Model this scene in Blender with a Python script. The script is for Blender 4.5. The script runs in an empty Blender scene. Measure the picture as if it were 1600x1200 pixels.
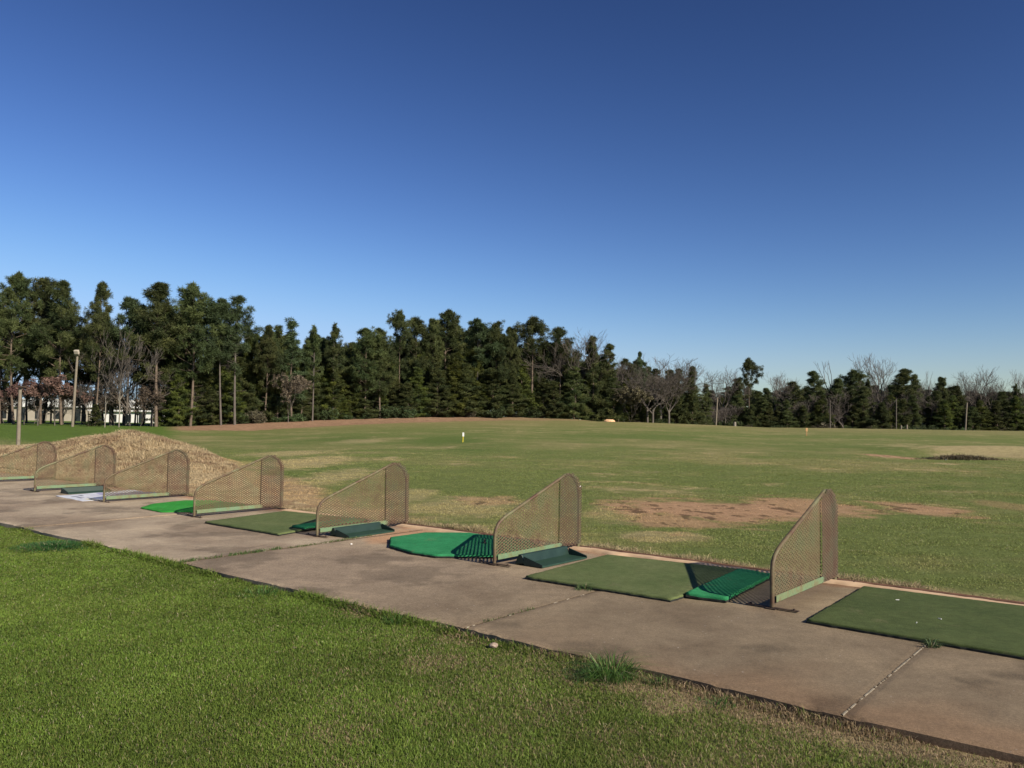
import bpy, math, random
import numpy as np
from mathutils import Matrix, Vector
sc = bpy.context.scene
col = sc.collection
rad = math.radians

# ------------------------------------------------------------------ camera
F = 1280.6; PITCH = rad(2.48); ROLL = rad(0.617); CAMH = 1.6
cam_d = bpy.data.cameras.new('camera'); cam = bpy.data.objects.new('camera', cam_d); col.objects.link(cam)
cam_d.sensor_width = 36.0; cam_d.lens = 36.0 * F / 1600.0
cam_d.clip_start = 0.05; cam_d.clip_end = 6000
cam.matrix_world = Matrix.Translation((0, 0, CAMH)) @ Matrix.Rotation(rad(90) + PITCH, 4, 'X') @ Matrix.Rotation(ROLL, 4, 'Z')
sc.camera = cam

# ------------------------------------------------------------------ light
SUN_AZ = 130.5; SUN_EL = 30.5          # degrees, azimuth clockwise from +Y
world = bpy.data.worlds.new('World'); sc.world = world; world.use_nodes = True
wn = world.node_tree; wn.nodes.clear()
sky = wn.nodes.new('ShaderNodeTexSky'); sky.sky_type = 'NISHITA'; sky.sun_disc = False
sky.sun_elevation = rad(SUN_EL); sky.sun_rotation = rad(SUN_AZ)
sky.altitude = 200; sky.air_density = 1.0; sky.dust_density = 0.3; sky.ozone_density = 6.0
bg = wn.nodes.new('ShaderNodeBackground'); bg.inputs['Strength'].default_value = 0.085
wo = wn.nodes.new('ShaderNodeOutputWorld')
# the photograph's deep, contrasty sky: same sky, steeper tone
def _vm(op, a, v):
    x = wn.nodes.new('ShaderNodeVectorMath'); x.operation = op; wn.links.new(a, x.inputs[0]); x.inputs[1].default_value = v; return x.outputs[0]
gm = wn.nodes.new('ShaderNodeGamma'); gm.inputs[1].default_value = 1.8
wn.links.new(_vm('MULTIPLY', sky.outputs[0], (.12, .12, .12)), gm.inputs[0])
CAP = (4.1, 5.8, 8.8)                  # soft shoulder near the horizon
hi = _vm('MULTIPLY', gm.outputs[0], (2.48 / .12 / CAP[0], 1.62 / .12 / CAP[1], 1.28 / .12 / CAP[2]))
g4 = wn.nodes.new('ShaderNodeGamma'); g4.inputs[1].default_value = 4.0; wn.links.new(hi, g4.inputs[0])
gq = wn.nodes.new('ShaderNodeGamma'); gq.inputs[1].default_value = 0.25; wn.links.new(_vm('ADD', g4.outputs[0], (1, 1, 1)), gq.inputs[0])
dv = wn.nodes.new('ShaderNodeVectorMath'); dv.operation = 'DIVIDE'; wn.links.new(hi, dv.inputs[0]); wn.links.new(gq.outputs[0], dv.inputs[1])
wn.links.new(_vm('MULTIPLY', dv.outputs[0], CAP), bg.inputs[0])
wn.links.new(bg.outputs[0], wo.inputs[0])
sd = bpy.data.lights.new('sun', 'SUN'); sd.energy = 4.9; sd.angle = rad(0.45); sd.color = (1.0, 0.905, 0.735)
sun = bpy.data.objects.new('sun', sd); col.objects.link(sun)
az, el = rad(SUN_AZ), rad(SUN_EL)
to_sun = Vector((math.sin(az) * math.cos(el), math.cos(az) * math.cos(el), math.sin(el)))
sun.rotation_euler = to_sun.to_track_quat('Z', 'Y').to_euler(); sun.location = to_sun * 50
sc.view_settings.view_transform = 'Standard'; sc.view_settings.look = 'None'
sc.view_settings.exposure = 0.5; sc.view_settings.gamma = 1.0
sc.cycles.max_bounces = 5; sc.cycles.transparent_max_bounces = 8

# ------------------------------------------------------------------ layout frame
TH = 0.688171
RX, RY = -math.cos(TH), math.sin(TH)      # along the row of bays (s)
NX, NY = math.sin(TH), math.cos(TH)       # towards the field (n)
def W(s, n, z=0.0): return (s * RX + n * NX, s * RY + n * NY, z)
def SN(x, y): return x * RX + y * RY, x * NX + y * NY
S0, SP = 2.7745, 3.1409                   # first divider, spacing
NF, NR = 6.9226, 8.5424                   # front and rear post
N_NEAR, N_FAR = 4.70, 8.60                # pavement edges

# ------------------------------------------------------------------ noise
def _h(ix, iy, seed):
    h = (ix.astype(np.int64) * 374761393 + iy.astype(np.int64) * 668265263 + seed * 974711) & 0x7fffffff
    h = ((h ^ (h >> 13)) * 1274126177) & 0x7fffffff
    return ((h ^ (h >> 16)) & 0xffff) / 65535.0
def vnoise(x, y, seed=0):
    ix = np.floor(x); iy = np.floor(y); fx = x - ix; fy = y - iy
    fx = fx * fx * (3 - 2 * fx); fy = fy * fy * (3 - 2 * fy)
    a = _h(ix, iy, seed); b = _h(ix + 1, iy, seed); c = _h(ix, iy + 1, seed); d = _h(ix + 1, iy + 1, seed)
    return (a * (1 - fx) + b * fx) * (1 - fy) + (c * (1 - fx) + d * fx) * fy
def fbm(x, y, seed=0, octv=4):
    t = 0; a = 0.5; n = 0
    for k in range(octv):
        t = t + a * vnoise(x * 2 ** k + 17.3 * k, y * 2 ** k - 9.1 * k, seed + k); n += a; a *= 0.55
    return t / n
def sst(a, b, x):
    t = np.clip((x - a) / (b - a), 0, 1); return t * t * (3 - 2 * t)

# ------------------------------------------------------------------ terrain height
_tu = (np.array([-900, -300, 0, 150, 240, 300, 400, 550, 700, 800, 900, 1000, 1200, 1300, 1600, 2500]) - 800) / F
_zc = np.array([0.6, 0.6, 0.62, 0.62, 0.2, 0.1, 0.05, 0.70, 1.19, 1.45, 1.50, 1.4, 0.85, 0.85, 0.75, 0.7])   # crest height
_dc = np.array([65., 65, 62, 62, 76, 82, 90, 104, 113, 116, 118, 120, 120, 118, 118, 118])                      # crest distance
_zb = np.array([0.5, 0.5, 0.5, 0.4, 0.35, 0.45, 0.78, 1.45, 1.98, 1.95, 1.75, 0.9, -0.8, -1.0, -1.2, -1.2])          # behind the crest
def terrain(x, y):
    x = np.asarray(x, float); y = np.asarray(y, float)
    s, n = SN(x, y)
    yy = np.maximum(y, 1.0); t = x / yy
    zc = np.interp(t, _tu, _zc); dc = np.interp(t, _tu, _dc); zb = np.interp(t, _tu, _zb)
    ramp = sst(15, 1, np.zeros(1)) * 0 + np.clip((yy - 14) / (dc - 14), 0, 1)
    ramp = ramp ** 1.35
    ramp = ramp * ramp * (1.6 - 0.6 * ramp) * 0.5 + ramp * 0.5
    z = -0.04 + (zc + 0.04) * ramp
    z = z + (zb - zc) * sst(0, 1, (yy - dc) / 12.0)
    front = sst(-2, 6, y)
    z = z * front + (-0.1) * (1 - front)
    z = z + 0.10 * (fbm(x / 9, y / 9, 3, 3) - 0.5) * sst(10.5, 22, n)
    # berm of dry grass behind the left bays
    w = 2.1
    g = np.interp(s, [17.5, 19.3, 20.9, 22.7, 24.9, 26.6, 28.5, 31.5, 35, 40], [0, .03, .12, .38, .84, .97, .74, .40, .14, 0.])
    z = z + 1.03 * g * np.exp(-((n - 12.7) / w) ** 2) * (0.93 + 0.14 * fbm(x * .8, y * .8, 5, 3))
    # low rise and hollow near the brush at right
    z = z + 0.32 * np.exp(-((x - 27.5) / 6.5) ** 2 - ((y - 47) / 2.6) ** 2) - 0.16 * np.exp(-((x - 23) / 3) ** 2 - ((y - 43) / 1.3) ** 2)
    # lawn side
    lawn = 1 - sst(N_NEAR, N_NEAR + 0.05, n)
    z = np.where(n < N_NEAR + 0.05, -0.065 + 0.03 * (fbm(x * 1.3, y * 1.3, 7, 3) - 0.5) + 0.01 * sst(3, 0, N_NEAR - n), z)
    # bed under the pavement
    inside = (n > N_NEAR + 0.03) & (n < N_FAR - 0.04) & (s < 46) & (s > -9)
    z = np.where(inside, -0.14, z)
    edge = (n >= N_FAR - 0.04) & (n < N_FAR + 0.5) & (s < 46)
    z = np.where(edge, np.minimum(z, -0.03 + 0.02 * fbm(x * 5, y * 5, 8, 2)), z)
    return z
def ter(x, y): return float(terrain(np.array([x]), np.array([y]))[0])

# pixel of the photograph -> ground point (to set things out)
def ray(u, v):
    a, b = u - 800, v - 600; c, s = math.cos(ROLL), math.sin(ROLL)
    x = a * c + b * s; y = -a * s + b * c
    cx, cz = x / F, -y / F; cp, sp = math.cos(PITCH), math.sin(PITCH)
    return np.array([cx, cp - cz * sp, sp + cz * cp])
def gp(u, v, z=0.0):
    d = ray(u, v); t = (z - CAMH) / d[2]; return float(d[0] * t), float(d[1] * t), z
def hit(u, v):
    d = ray(u, v); d = d / d[1]; ys = np.geomspace(5, 300, 4000)
    zz = CAMH + d[2] * ys; tz = terrain(d[0] * ys, ys); i = np.argmax(zz < tz)
    if zz[i] >= tz[i]: i = len(ys) - 1
    return float(d[0] * ys[i]), float(ys[i]), float(tz[i])
def at_depth(u, v, Y):
    d = ray(u, v); d = d / d[1]; return float(d[0] * Y), Y, float(CAMH + d[2] * Y)

# ------------------------------------------------------------------ ground colours (albedo)
def C3(r, g, b): return np.array([r, g, b])
LUSH = C3(.085, .13, .022); FGREEN = C3(.150, .182, .058); OLIVE = C3(.24, .225, .095); STRAW = C3(.42, .335, .185)
DIRT = C3(.44, .27, .165); CLAY = C3(.40, .205, .115); LITTER = C3(.28, .175, .11); DRY = C3(.38, .275, .155); BRIGHT = C3(.10, .155, .032)
def ell(u, v, ru, rv, p):
    x, y, z = hit(u, v); return (x, y, ru * y / F, rv * y * y / (F * (CAMH - z)), p)
DIRT_E = [ell(1110, 797, 165, 18, 1.), ell(1250, 790, 90, 14, .9), ell(1050, 812, 80, 16, .8), ell(1440, 795, 55, 12, .9), ell(1385, 713, 22, 4, 1.), ell(760, 783, 55, 8, .55),
          ell(1580, 790, 40, 9, .4)]
STRAW_E = [ell(1040, 838, 75, 9, .85), ell(480, 722, 60, 12, .9), ell(540, 742, 50, 12, .8), ell(450, 708, 60, 5, .8), ell(720, 790, 100, 14, .7), ell(640, 775, 40, 12, .7), ell(1540, 703, 95, 9, 1.), ell(1590, 700, 40, 10, 1.),
           ell(1560, 712, 70, 3, .8), ell(610, 715, 12, 1.5, .9), ell(560, 690, 40, 3, .6), ell(960, 803, 60, 14, .6), ell(1480, 725, 20, 1.5, .9), ell(700, 880, 60, 20, .5)]
DGREEN_E = [ell(700, 688, 60, 5, .9), ell(740, 700, 40, 4, .8), ell(530, 686, 60, 4, .8), ell(1490, 763, 60, 4, .9), ell(1380, 700, 45, 5, .7), ell(1000, 680, 120, 4, .5), ell(480, 735, 60, 10, .4)]
def esum(E, x, y, jit):
    m = np.zeros_like(x)
    for (cx, cy, rx, ry, p) in E:
        d = np.sqrt(((x - cx) / rx) ** 2 + ((y - cy) / ry) ** 2)
        m = np.maximum(m, p * sst(1.25, .55, d + jit))
    return m
def ground_color(x, y):
    s, n = SN(x, y)
    n1 = fbm(x * .35, y * .35, 11, 4); n2 = fbm(x * 1.6, y * 1.6, 12, 4); n3 = fbm(x * 6, y * 6, 13, 3); n0 = fbm(x * .09, y * .09, 14, 4)
    k = lambda m: m[:, None]
    # field
    mixo = np.clip((n1 - .42) * 2.2 + (n2 - .5) * .9 + (n0 - .45) * 1.8, 0, 1)
    c = FGREEN * (1 - k(mixo)) + OLIVE * k(mixo)
    st = sst(.62, .74, n2 * .5 + n1 * .5 + (n3 - .5) * .25)
    c = c * (1 - k(st * .5)) + STRAW * k(st * .5)
    jit = (n2 - .5) * 1.3 + (n3 - .5) * .5
    g = esum(DGREEN_E, x, y, jit * .6); c = c * (1 - k(g * .75)) + C3(.095, .145, .036) * k(g * .75)
    g = esum(STRAW_E, x, y, jit); c = c * (1 - k(g * .75)) + STRAW * k(g * .75)
    g = esum(DIRT_E, x, y, jit * .9); c = c * (1 - k(g * .92)) + DIRT * (.9 + .25 * k(n3)) * k(g * .92)
    clod = sst(.62, .7, fbm(x * 5, y * 2.5, 31, 3)) * (g > .4); c = c * (1 - k(clod * .55))
    # far field paler and browner towards the crest
    t = x / np.maximum(y, 1); dc = np.interp(t, _tu, _dc)
    fc = sst(.62, .98, y / dc) * sst(-.35, -.2, t)
    c = c * (1 - k(fc * .45)) + C3(.27, .22, .105) * k(fc * .45)
    # pine straw bank at the foot of the trees
    litu = np.interp(t, (np.array([200, 260, 400, 550, 700, 850, 1000]) - 800) / F, [.0, 1, 1, 1, 1, .6, .0])
    start = np.interp(t, (np.array([240, 400, 600, 700, 900]) - 800) / F, [78, 91, 107, 114, 119])
    lb = sst(-2, 2, y - start + (n2 - .5) * 6) * litu
    c = c * (1 - k(lb)) + (LITTER * (.8 + .5 * k(n2))) * k(lb)
    far = sst(10, 30, y - dc); c = c * (1 - k(far * .7)) + LITTER * .6 * k(far * .7)
    # bright mown green beyond the berm on the left
    bm = sst(-.395, -.43, t) * sst(15.5, 18, n) ; c = c * (1 - k(bm)) + BRIGHT * (.85 + .3 * k(n2)) * k(bm)
    # dry berm and dry skirt behind the left bays
    hb = np.interp(s, [5, 9.5, 12, 13, 15.2, 18, 20.9, 25, 30, 36, 60], [0, .3, .8, 1.4, 2.4, 3.7, 4.7, 5.9, 6.0, 4.0, 3.])
    db = sst(1.0, .0, (n - N_FAR - hb + (n2 - .5) * 1.6)) * sst(8.5, 9.8, s + (n2 - .5) * 2)
    c = c * (1 - k(db)) + DRY * (.72 + .55 * k(n3)) * k(db)
    # straw fringe and clay line right behind the pavement
    fr = sst(.75, .15, n - N_FAR + (n3 - .5) * .5) * (n > N_FAR - .2); c = c * (1 - k(fr * .7)) + STRAW * .9 * k(fr * .7)
    cl = sst(.30, .10, n - N_FAR + (n2 - .5) * .25) * (n > N_FAR - .3); c = c * (1 - k(cl * .9)) + C3(.30, .155, .09) * k(cl * .9)
    # lawn
    lc = LUSH * (1 - k(n1 * .5)) + C3(.14, .165, .040) * k(n1 * .5)
    dr = lawn_dry(x, y)
    lc = lc * (1 - k(dr)) + STRAW * .85 * k(dr)
    m = (n < N_NEAR + .02) & (s < 80); c = np.where(k(m), lc, c)
    return np.clip(c, 0.01, .8)
_dx = [gp(u, v, -.1)[:2] + (r, p) for (u, v, r, p) in [(1180, 1105, .34, .9), (1300, 1130, .32, .95), (1060, 1070, .24, .75), (1050, 1115, .20, .75), (1430, 1170, .40, .9), (1250, 1160, .22, .6),
       (860, 1035, .17, .6), (700, 1045, .28, .5), (720, 1010, .22, .45), (1120, 1080, .26, .8), (1500, 1190, .3, .8), (1370, 1100, .3, .9), (560, 965, .2, .35), (520, 1160, .2, .3), (1180, 1190, .3, .35)]]
def lawn_dry(x, y):
    n2 = fbm(x * 2.5, y * 2.5, 21, 4); d = np.zeros_like(x)
    for (cx, cy, r, p) in _dx:
        q = np.sqrt((x - cx) ** 2 + (y - cy) ** 2) / r + (n2 - .5) * 1.6
        d = np.maximum(d, p * sst(1.25, .5, q))
    d = np.maximum(d, .30 * sst(-2.4, 1.2, x) * sst(.35, .62, n2)); s_, n_ = SN(x, y); d = np.maximum(d, .95 * sst(4.2, 2.2, s_) * sst(.55, .15, N_NEAR - n_ + (n2 - .5) * .6))
    return d

# ------------------------------------------------------------------ object helpers
def tag(o, label=None, cat=None, group=None, kind=None):
    if label: o['label'] = label
    if cat: o['category'] = cat
    if group: o['group'] = group
    if kind: o['kind'] = kind
    return o
def empty(name, loc, rz=0.0):
    o = bpy.data.objects.new(name, None); o.empty_display_size = 0.2; col.objects.link(o)
    o.location = loc; o.rotation_euler = (0, 0, rz); return o
def link(name, me, mat=None, parent=None):
    o = bpy.data.objects.new(name, me); col.objects.link(o)
    if mat is not None and not me.materials: me.materials.append(mat)
    if parent is not None: o.parent = parent
    return o
def npmesh(name, V, Fc, cols=None, smooth=False):
    """V (n,3); Fc: list of (m,k) index arrays"""
    me = bpy.data.meshes.new(name); V = np.ascontiguousarray(V, dtype=np.float32)
    if not isinstance(Fc, list): Fc = [Fc]
    Fc = [f for f in Fc if len(f)]
    loops = np.concatenate([f.ravel() for f in Fc]).astype(np.int32)
    tot = np.concatenate([np.full(len(f), f.shape[1]) for f in Fc]).astype(np.int32)
    start = np.concatenate([[0], np.cumsum(tot)[:-1]]).astype(np.int32)
    me.vertices.add(len(V)); me.vertices.foreach_set('co', V.ravel())
    me.loops.add(len(loops)); me.loops.foreach_set('vertex_index', loops)
    me.polygons.add(len(tot)); me.polygons.foreach_set('loop_start', start); me.polygons.foreach_set('loop_total', tot)
    me.polygons.foreach_set('use_smooth', np.full(len(tot), bool(smooth)))
    if cols is not None:
        a = me.color_attributes.new('Col', 'FLOAT_COLOR', 'POINT')
        cc = np.ones((len(V), 4), np.float32); cc[:, :3] = cols; a.data.foreach_set('color', cc.ravel())
    me.update(calc_edges=True); return me
class MB:
    def __init__(s): s.v = []; s.f = []; s.sm = []
    def add(s, vs, fs, smooth=False):
        b = len(s.v); s.v += [tuple(p) for p in vs]; s.f += [tuple(i + b for i in f) for f in fs]; s.sm += [smooth] * len(fs)
    def box(s, c, d, rz=0.0, rx=0.0):
        m = Matrix.Translation(c) @ Matrix.Rotation(rz, 4, 'Z') @ Matrix.Rotation(rx, 4, 'X')
        vs = [m @ Vector((x * d[0] / 2, y * d[1] / 2, z * d[2] / 2)) for x in (-1, 1) for y in (-1, 1) for z in (-1, 1)]
        s.add(vs, [(0, 1, 3, 2), (4, 6, 7, 5), (0, 4, 5, 1), (2, 3, 7, 6), (0, 2, 6, 4), (1, 5, 7, 3)])
    def prism(s, pts, z0, z1):
        n = len(pts); s.add([(x, y, z0) for x, y in pts] + [(x, y, z1) for x, y in pts],
            [tuple(reversed(range(n))), tuple(range(n, 2 * n))] + [(i, (i + 1) % n, n + (i + 1) % n, n + i) for i in range(n)])
    def tube(s, path, r, k=10, cap=True):
        path = [Vector(p) for p in path]; rr = r if hasattr(r, '__len__') else [r] * len(path); vs = []; up = None
        for i, p in enumerate(path):
            d = (path[min(i + 1, len(path) - 1)] - path[max(i - 1, 0)]).normalized()
            if up is None: up = Vector((1, 0, 0)) if abs(d.x) < .8 else Vector((0, 1, 0))
            a = d.cross(up).normalized(); b = d.cross(a).normalized(); up = b.cross(d) if False else up
            vs += [p + rr[i] * (math.cos(q * 2 * math.pi / k) * a + math.sin(q * 2 * math.pi / k) * b) for q in range(k)]
        fs = [(i * k + q, i * k + (q + 1) % k, (i + 1) * k + (q + 1) % k, (i + 1) * k + q) for i in range(len(path) - 1) for q in range(k)]
        s.add(vs, fs, True)
        if cap: s.add(vs[:k], [tuple(range(k))]); s.add(vs[-k:], [tuple(reversed(range(k)))])
    def mesh(s, name):
        me = bpy.data.meshes.new(name); me.from_pydata(s.v, [], s.f); me.polygons.foreach_set('use_smooth', s.sm); me.update(); return me
    def build(s, name, mat, parent=None, bevel=0.0, seg=2):
        o = link(name, s.mesh(name), mat, parent)
        if bevel: m = o.modifiers.new('bevel', 'BEVEL'); m.width = bevel; m.segments = seg; m.limit_method = 'ANGLE'
        return o

# ------------------------------------------------------------------ materials
class NT:
    def __init__(s, name):
        s.m = bpy.data.materials.new(name); s.m.use_nodes = True; s.t = s.m.node_tree; s.b = s.t.nodes['Principled BSDF']
    def n(s, typ, **kw):
        x = s.t.nodes.new(typ)
        for k, v in kw.items():
            if hasattr(x, k): setattr(x, k, v)
            else: x.inputs[k].default_value = v
        return x
    def l(s, a, b): s.t.links.new(a, b)
    def noise(s, vec, scale, detail=4, rough=.6, dist=0.0):
        x = s.n('ShaderNodeTexNoise', Scale=scale, Detail=detail, Roughness=rough, Distortion=dist)
        if vec is not None: s.l(vec, x.inputs['Vector'])
        return x.outputs['Fac']
    def ramp(s, fac, stops):
        r = s.n('ShaderNodeValToRGB'); e = r.color_ramp.elements
        while len(e) < len(stops): e.new(.5)
        for i, (p, c) in enumerate(stops):
            e[i].position = p; e[i].color = (c[0], c[1], c[2], 1) if hasattr(c, '__len__') else (c, c, c, 1)
        s.l(fac, r.inputs[0]); return r.outputs[0]
    def mix(s, fac, a, b, mode='MIX'):
        x = s.n('ShaderNodeMix', data_type='RGBA', blend_type=mode)
        for sock, val in ((x.inputs[0], fac), (x.inputs[6], a), (x.inputs[7], b)):
            if hasattr(val, 'is_output'): s.l(val, sock)
            elif hasattr(val, '__len__'): sock.default_value = (val[0], val[1], val[2], 1)
            else: sock.default_value = val
        return x.outputs[2]
    def bump(s, h, strength=.3, dist=.01):
        x = s.n('ShaderNodeBump', Strength=strength, Distance=dist); s.l(h, x.inputs['Height']); s.l(x.outputs[0], s.b.inputs['Normal'])
    def obj(s): return s.n('ShaderNodeTexCoord').outputs['Object']
    def pos(s): return s.n('ShaderNodeNewGeometry').outputs['Position']
    def out(s, c, rough=.8, spec=.3):
        if hasattr(c, 'is_output'): s.l(c, s.b.inputs['Base Color'])
        else: s.b.inputs['Base Color'].default_value = (*c, 1)
        s.b.inputs['Roughness'].default_value = rough; s.b.inputs['Specular IOR Level'].default_value = spec
        return s.m

def mat_ground():
    q = NT('ground_earth'); a = q.n('ShaderNodeAttribute', attribute_name='Col').outputs['Color']; p = q.pos()
    f1 = q.ramp(q.noise(p, 22, 5, .7), [(.25, .55), (.75, 1.35)]); f2 = q.ramp(q.noise(p, 3.2, 4, .6), [(.3, .82), (.7, 1.15)])
    c = q.mix(1.0, a, f1, 'MULTIPLY'); c = q.mix(1.0, c, f2, 'MULTIPLY')
    q.bump(q.noise(p, 28, 6, .75), .9, .05); return q.out(c, .95, .05)
def mat_blade(name='grass_blade', trans=.35):
    q = NT(name); a = q.n('ShaderNodeAttribute', attribute_name='Col').outputs['Color']
    m = q.out(a, .55, .25)
    tr = q.n('ShaderNodeBsdfTranslucent'); q.l(a, tr.inputs['Color']); mx = q.n('ShaderNodeMixShader'); mx.inputs[0].default_value = trans
    q.l(q.b.outputs[0], mx.inputs[1]); q.l(tr.outputs[0], mx.inputs[2]); q.l(mx.outputs[0], q.t.nodes['Material Output'].inputs['Surface'])
    return m
def mat_concrete():
    q = NT('weathered_concrete'); p = q.pos(); a = q.n('ShaderNodeAttribute', attribute_name='Col').outputs['Color']
    b = q.ramp(q.noise(p, 1.1, 6, .62, .4), [(.3, (.74, .71, .69)), (.5, (.98, .97, .96)), (.70, (1.22, 1.20, 1.17))])
    c = q.mix(1.0, a, b, 'MULTIPLY')
    c = q.mix(1.0, c, q.ramp(q.noise(p, 9, 5, .7), [(.3, .84), (.7, 1.14)]), 'MULTIPLY')
    c = q.mix(1.0, c, q.ramp(q.noise(p, 48, 5, .8), [(.3, .70), (.5, 1.0), (.7, 1.30)]), 'MULTIPLY')
    c = q.mix(1.0, c, q.ramp(q.noise(p, 160, 3, .7), [(.28, .55), (.5, 1.0), (.75, 1.42)]), 'MULTIPLY')
    st_ = q.ramp(q.noise(p, 2.7, 6, .72, 1.2), [(.60, 0.), (.70, .38)]); c = q.mix(st_, c, (.13, .098, .072))
    # pale flecks and dark pits
    v = q.n('ShaderNodeTexVoronoi', Scale=14.0, Randomness=1.0); q.l(p, v.inputs['Vector'])
    fl = q.ramp(v.outputs['Distance'], [(.05, 1.), (.11, 0.)]); gate = q.ramp(q.noise(p, 1.9, 3), [(.52, 0.), (.62, 1.)])
    fl = q.mix(1.0, fl, gate, 'MULTIPLY'); c = q.mix(fl, c, (.55, .50, .43))
    v2 = q.n('ShaderNodeTexVoronoi', Scale=14.0, Randomness=1.0); q.l(p, v2.inputs['Vector'])
    pit = q.ramp(v2.outputs['Distance'], [(.035, .6), (.08, 0.)]); c = q.mix(pit, c, (.10, .075, .06))
    q.bump(q.noise(p, 120, 6, .75), .35, .006); return q.out(c, .9, .2)
def mat_turf(name, base, worn, fscale=1.0):
    q = NT(name); p = q.obj(); g = q.n('ShaderNodeNewGeometry').outputs['Position']
    c = q.ramp(q.noise(g, 1.6, 4, .6), [(.3, base), (.72, worn)])
    c = q.mix(1.0, c, q.ramp(q.noise(g, 14 * fscale, 4, .7), [(.3, .80), (.7, 1.16)]), 'MULTIPLY')
    c = q.mix(1.0, c, q.ramp(q.noise(g, 260, 2, .8), [(.25, .62), (.75, 1.35)]), 'MULTIPLY')
    w = q.ramp(q.noise(g, 4, 5, .7, .6), [(.60, 0.), (.70, .5)]); c = q.mix(w, c, (.17, .15, .085))
    q.bump(q.noise(g, 300, 3, .8), .9, .006); return q.out(c, .95, .1)
def mat_metal(name, base, paint, rust, bias=.5, rough=.6):
    q = NT(name); p = q.pos(); inf = q.n('ShaderNodeObjectInfo').outputs['Random']
    c = q.ramp(q.noise(p, 5, 5, .65), [(bias - .12, paint), (bias + .02, base), (bias + .16, rust)])
    c = q.mix(1.0, c, q.ramp(q.noise(p, 60, 4, .7), [(.3, .75), (.7, 1.2)]), 'MULTIPLY')
    q.bump(q.noise(p, 150, 4, .7), .25, .002); return q.out(c, rough, .35)
def mat_plain(name, c1, c2, scale=4.0, rough=.7, spec=.3, bump=.15):
    q = NT(name); p = q.pos(); c = q.ramp(q.noise(p, scale, 5, .65), [(.3, c1), (.7, c2)])
    q.bump(q.noise(p, scale * 12, 4, .7), bump, .005); return q.out(c, rough, spec)
def mat_leaf(name, trans=.25):
    q = NT(name); a = q.n('ShaderNodeAttribute', attribute_name='Col').outputs['Color']; r = q.n('ShaderNodeObjectInfo').outputs['Random']
    hs = q.n('ShaderNodeHueSaturation'); mr = q.n('ShaderNodeMapRange'); q.l(r, mr.inputs[0]); mr.inputs[3].default_value = .485; mr.inputs[4].default_value = .515
    mv = q.n('ShaderNodeMapRange'); q.l(r, mv.inputs[0]); mv.inputs[3].default_value = .78; mv.inputs[4].default_value = 1.25
    q.l(a, hs.inputs['Color']); q.l(mr.outputs[0], hs.inputs['Hue']); q.l(mv.outputs[0], hs.inputs['Value'])
    m = q.out(hs.outputs[0], .6, .2)
    tr = q.n('ShaderNodeBsdfTranslucent'); q.l(hs.outputs[0], tr.inputs['Color']); mx = q.n('ShaderNodeMixShader'); mx.inputs[0].default_value = trans
    q.l(q.b.outputs[0], mx.inputs[1]); q.l(tr.outputs[0], mx.inputs[2]); q.l(mx.outputs[0], q.t.nodes['Material Output'].inputs['Surface'])
    return m
M = dict(
    ground=mat_ground(), blade=mat_blade(), dryblade=mat_blade('dry_grass_blade', .2), concrete=mat_concrete(),
    turf_bright=mat_turf('emerald_turf', (.024, .205, .078), (.045, .265, .110)), turf_lime=mat_turf('lime_turf', (.030, .25, .035), (.05, .31, .055)),
    turf_olive=mat_turf('faded_olive_turf', (.090, .125, .046), (.140, .165, .070)), turf_dark=mat_turf('dark_green_turf', (.066, .092, .034), (.092, .118, .044)),
    backing=mat_plain('rubber_backing', (.012, .014, .012), (.03, .032, .028), 30, .8),
    tray=mat_plain('green_plastic', (.008, .024, .018), (.016, .038, .029), 8, .45, .4), tray_in=mat_plain('dusty_green_plastic', (.014, .042, .028), (.028, .062, .042), 6, .6),
    frame=mat_metal('rusty_painted_pipe', (.120, .092, .050), (.15, .15, .08), (.09, .048, .031), .47),
    expanded=mat_metal('rusty_expanded_metal', (.125, .092, .048), (.105, .098, .050), (.095, .056, .034), .5, .75),
    strip=mat_metal('dark_red_rust', (.090, .060, .038), (.080, .068, .042), (.085, .045, .030), .5, .8),
    plate=mat_metal('flaking_green_plate', (.15, .185, .095), (.135, .215, .125), (.15, .10, .055), .52),
    rust=mat_metal('dark_rust', (.060, .038, .028), (.09, .06, .04), (.04, .025, .02), .5, .85),
    bark=mat_plain('pine_bark', (.085, .062, .046), (.17, .13, .10), 3, .9), palebark=mat_plain('pale_bark', (.17, .15, .12), (.26, .23, .19), 3, .9),
    greybark=mat_plain('grey_twig_bark', (.085, .072, .062), (.14, .12, .105), 2, .9),
    leaf=mat_leaf('needle_foliage'), wood=mat_plain('weathered_pole_wood', (.15, .125, .095), (.23, .195, .15), 6, .85),
    white=mat_plain('chalky_white_metal', (.66, .66, .65), (.80, .80, .79), 1, .5), beige=mat_plain('beige_wall', (.36, .31, .25), (.44, .39, .32), 1, .8),
    window=mat_plain('dark_window', (.015, .018, .022), (.03, .035, .04), 1, .15, .5), greywall=mat_plain('grey_wall', (.14, .14, .15), (.2, .2, .21), 1, .8),
    yellow=mat_plain('yellow_paint', (.62, .50, .04), (.70, .58, .06), 20, .5), orange=mat_plain('faded_orange_paint', (.42, .24, .10), (.50, .30, .14), 20, .5),
    stone=mat_plain('brown_stone', (.22, .16, .12), (.40, .31, .25), 25, .9, .2, .5), clay=mat_plain('orange_clay', (.60, .34, .18), (.78, .48, .28), 2, .95),
    ball=mat_plain('golf_ball_white', (.74, .73, .70), (.82, .81, .78), 40, .4), banner=None, edging=mat_plain('weathered_edging', (.10, .055, .038), (.20, .11, .075), 8, .9, .2, .4),
)
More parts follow.
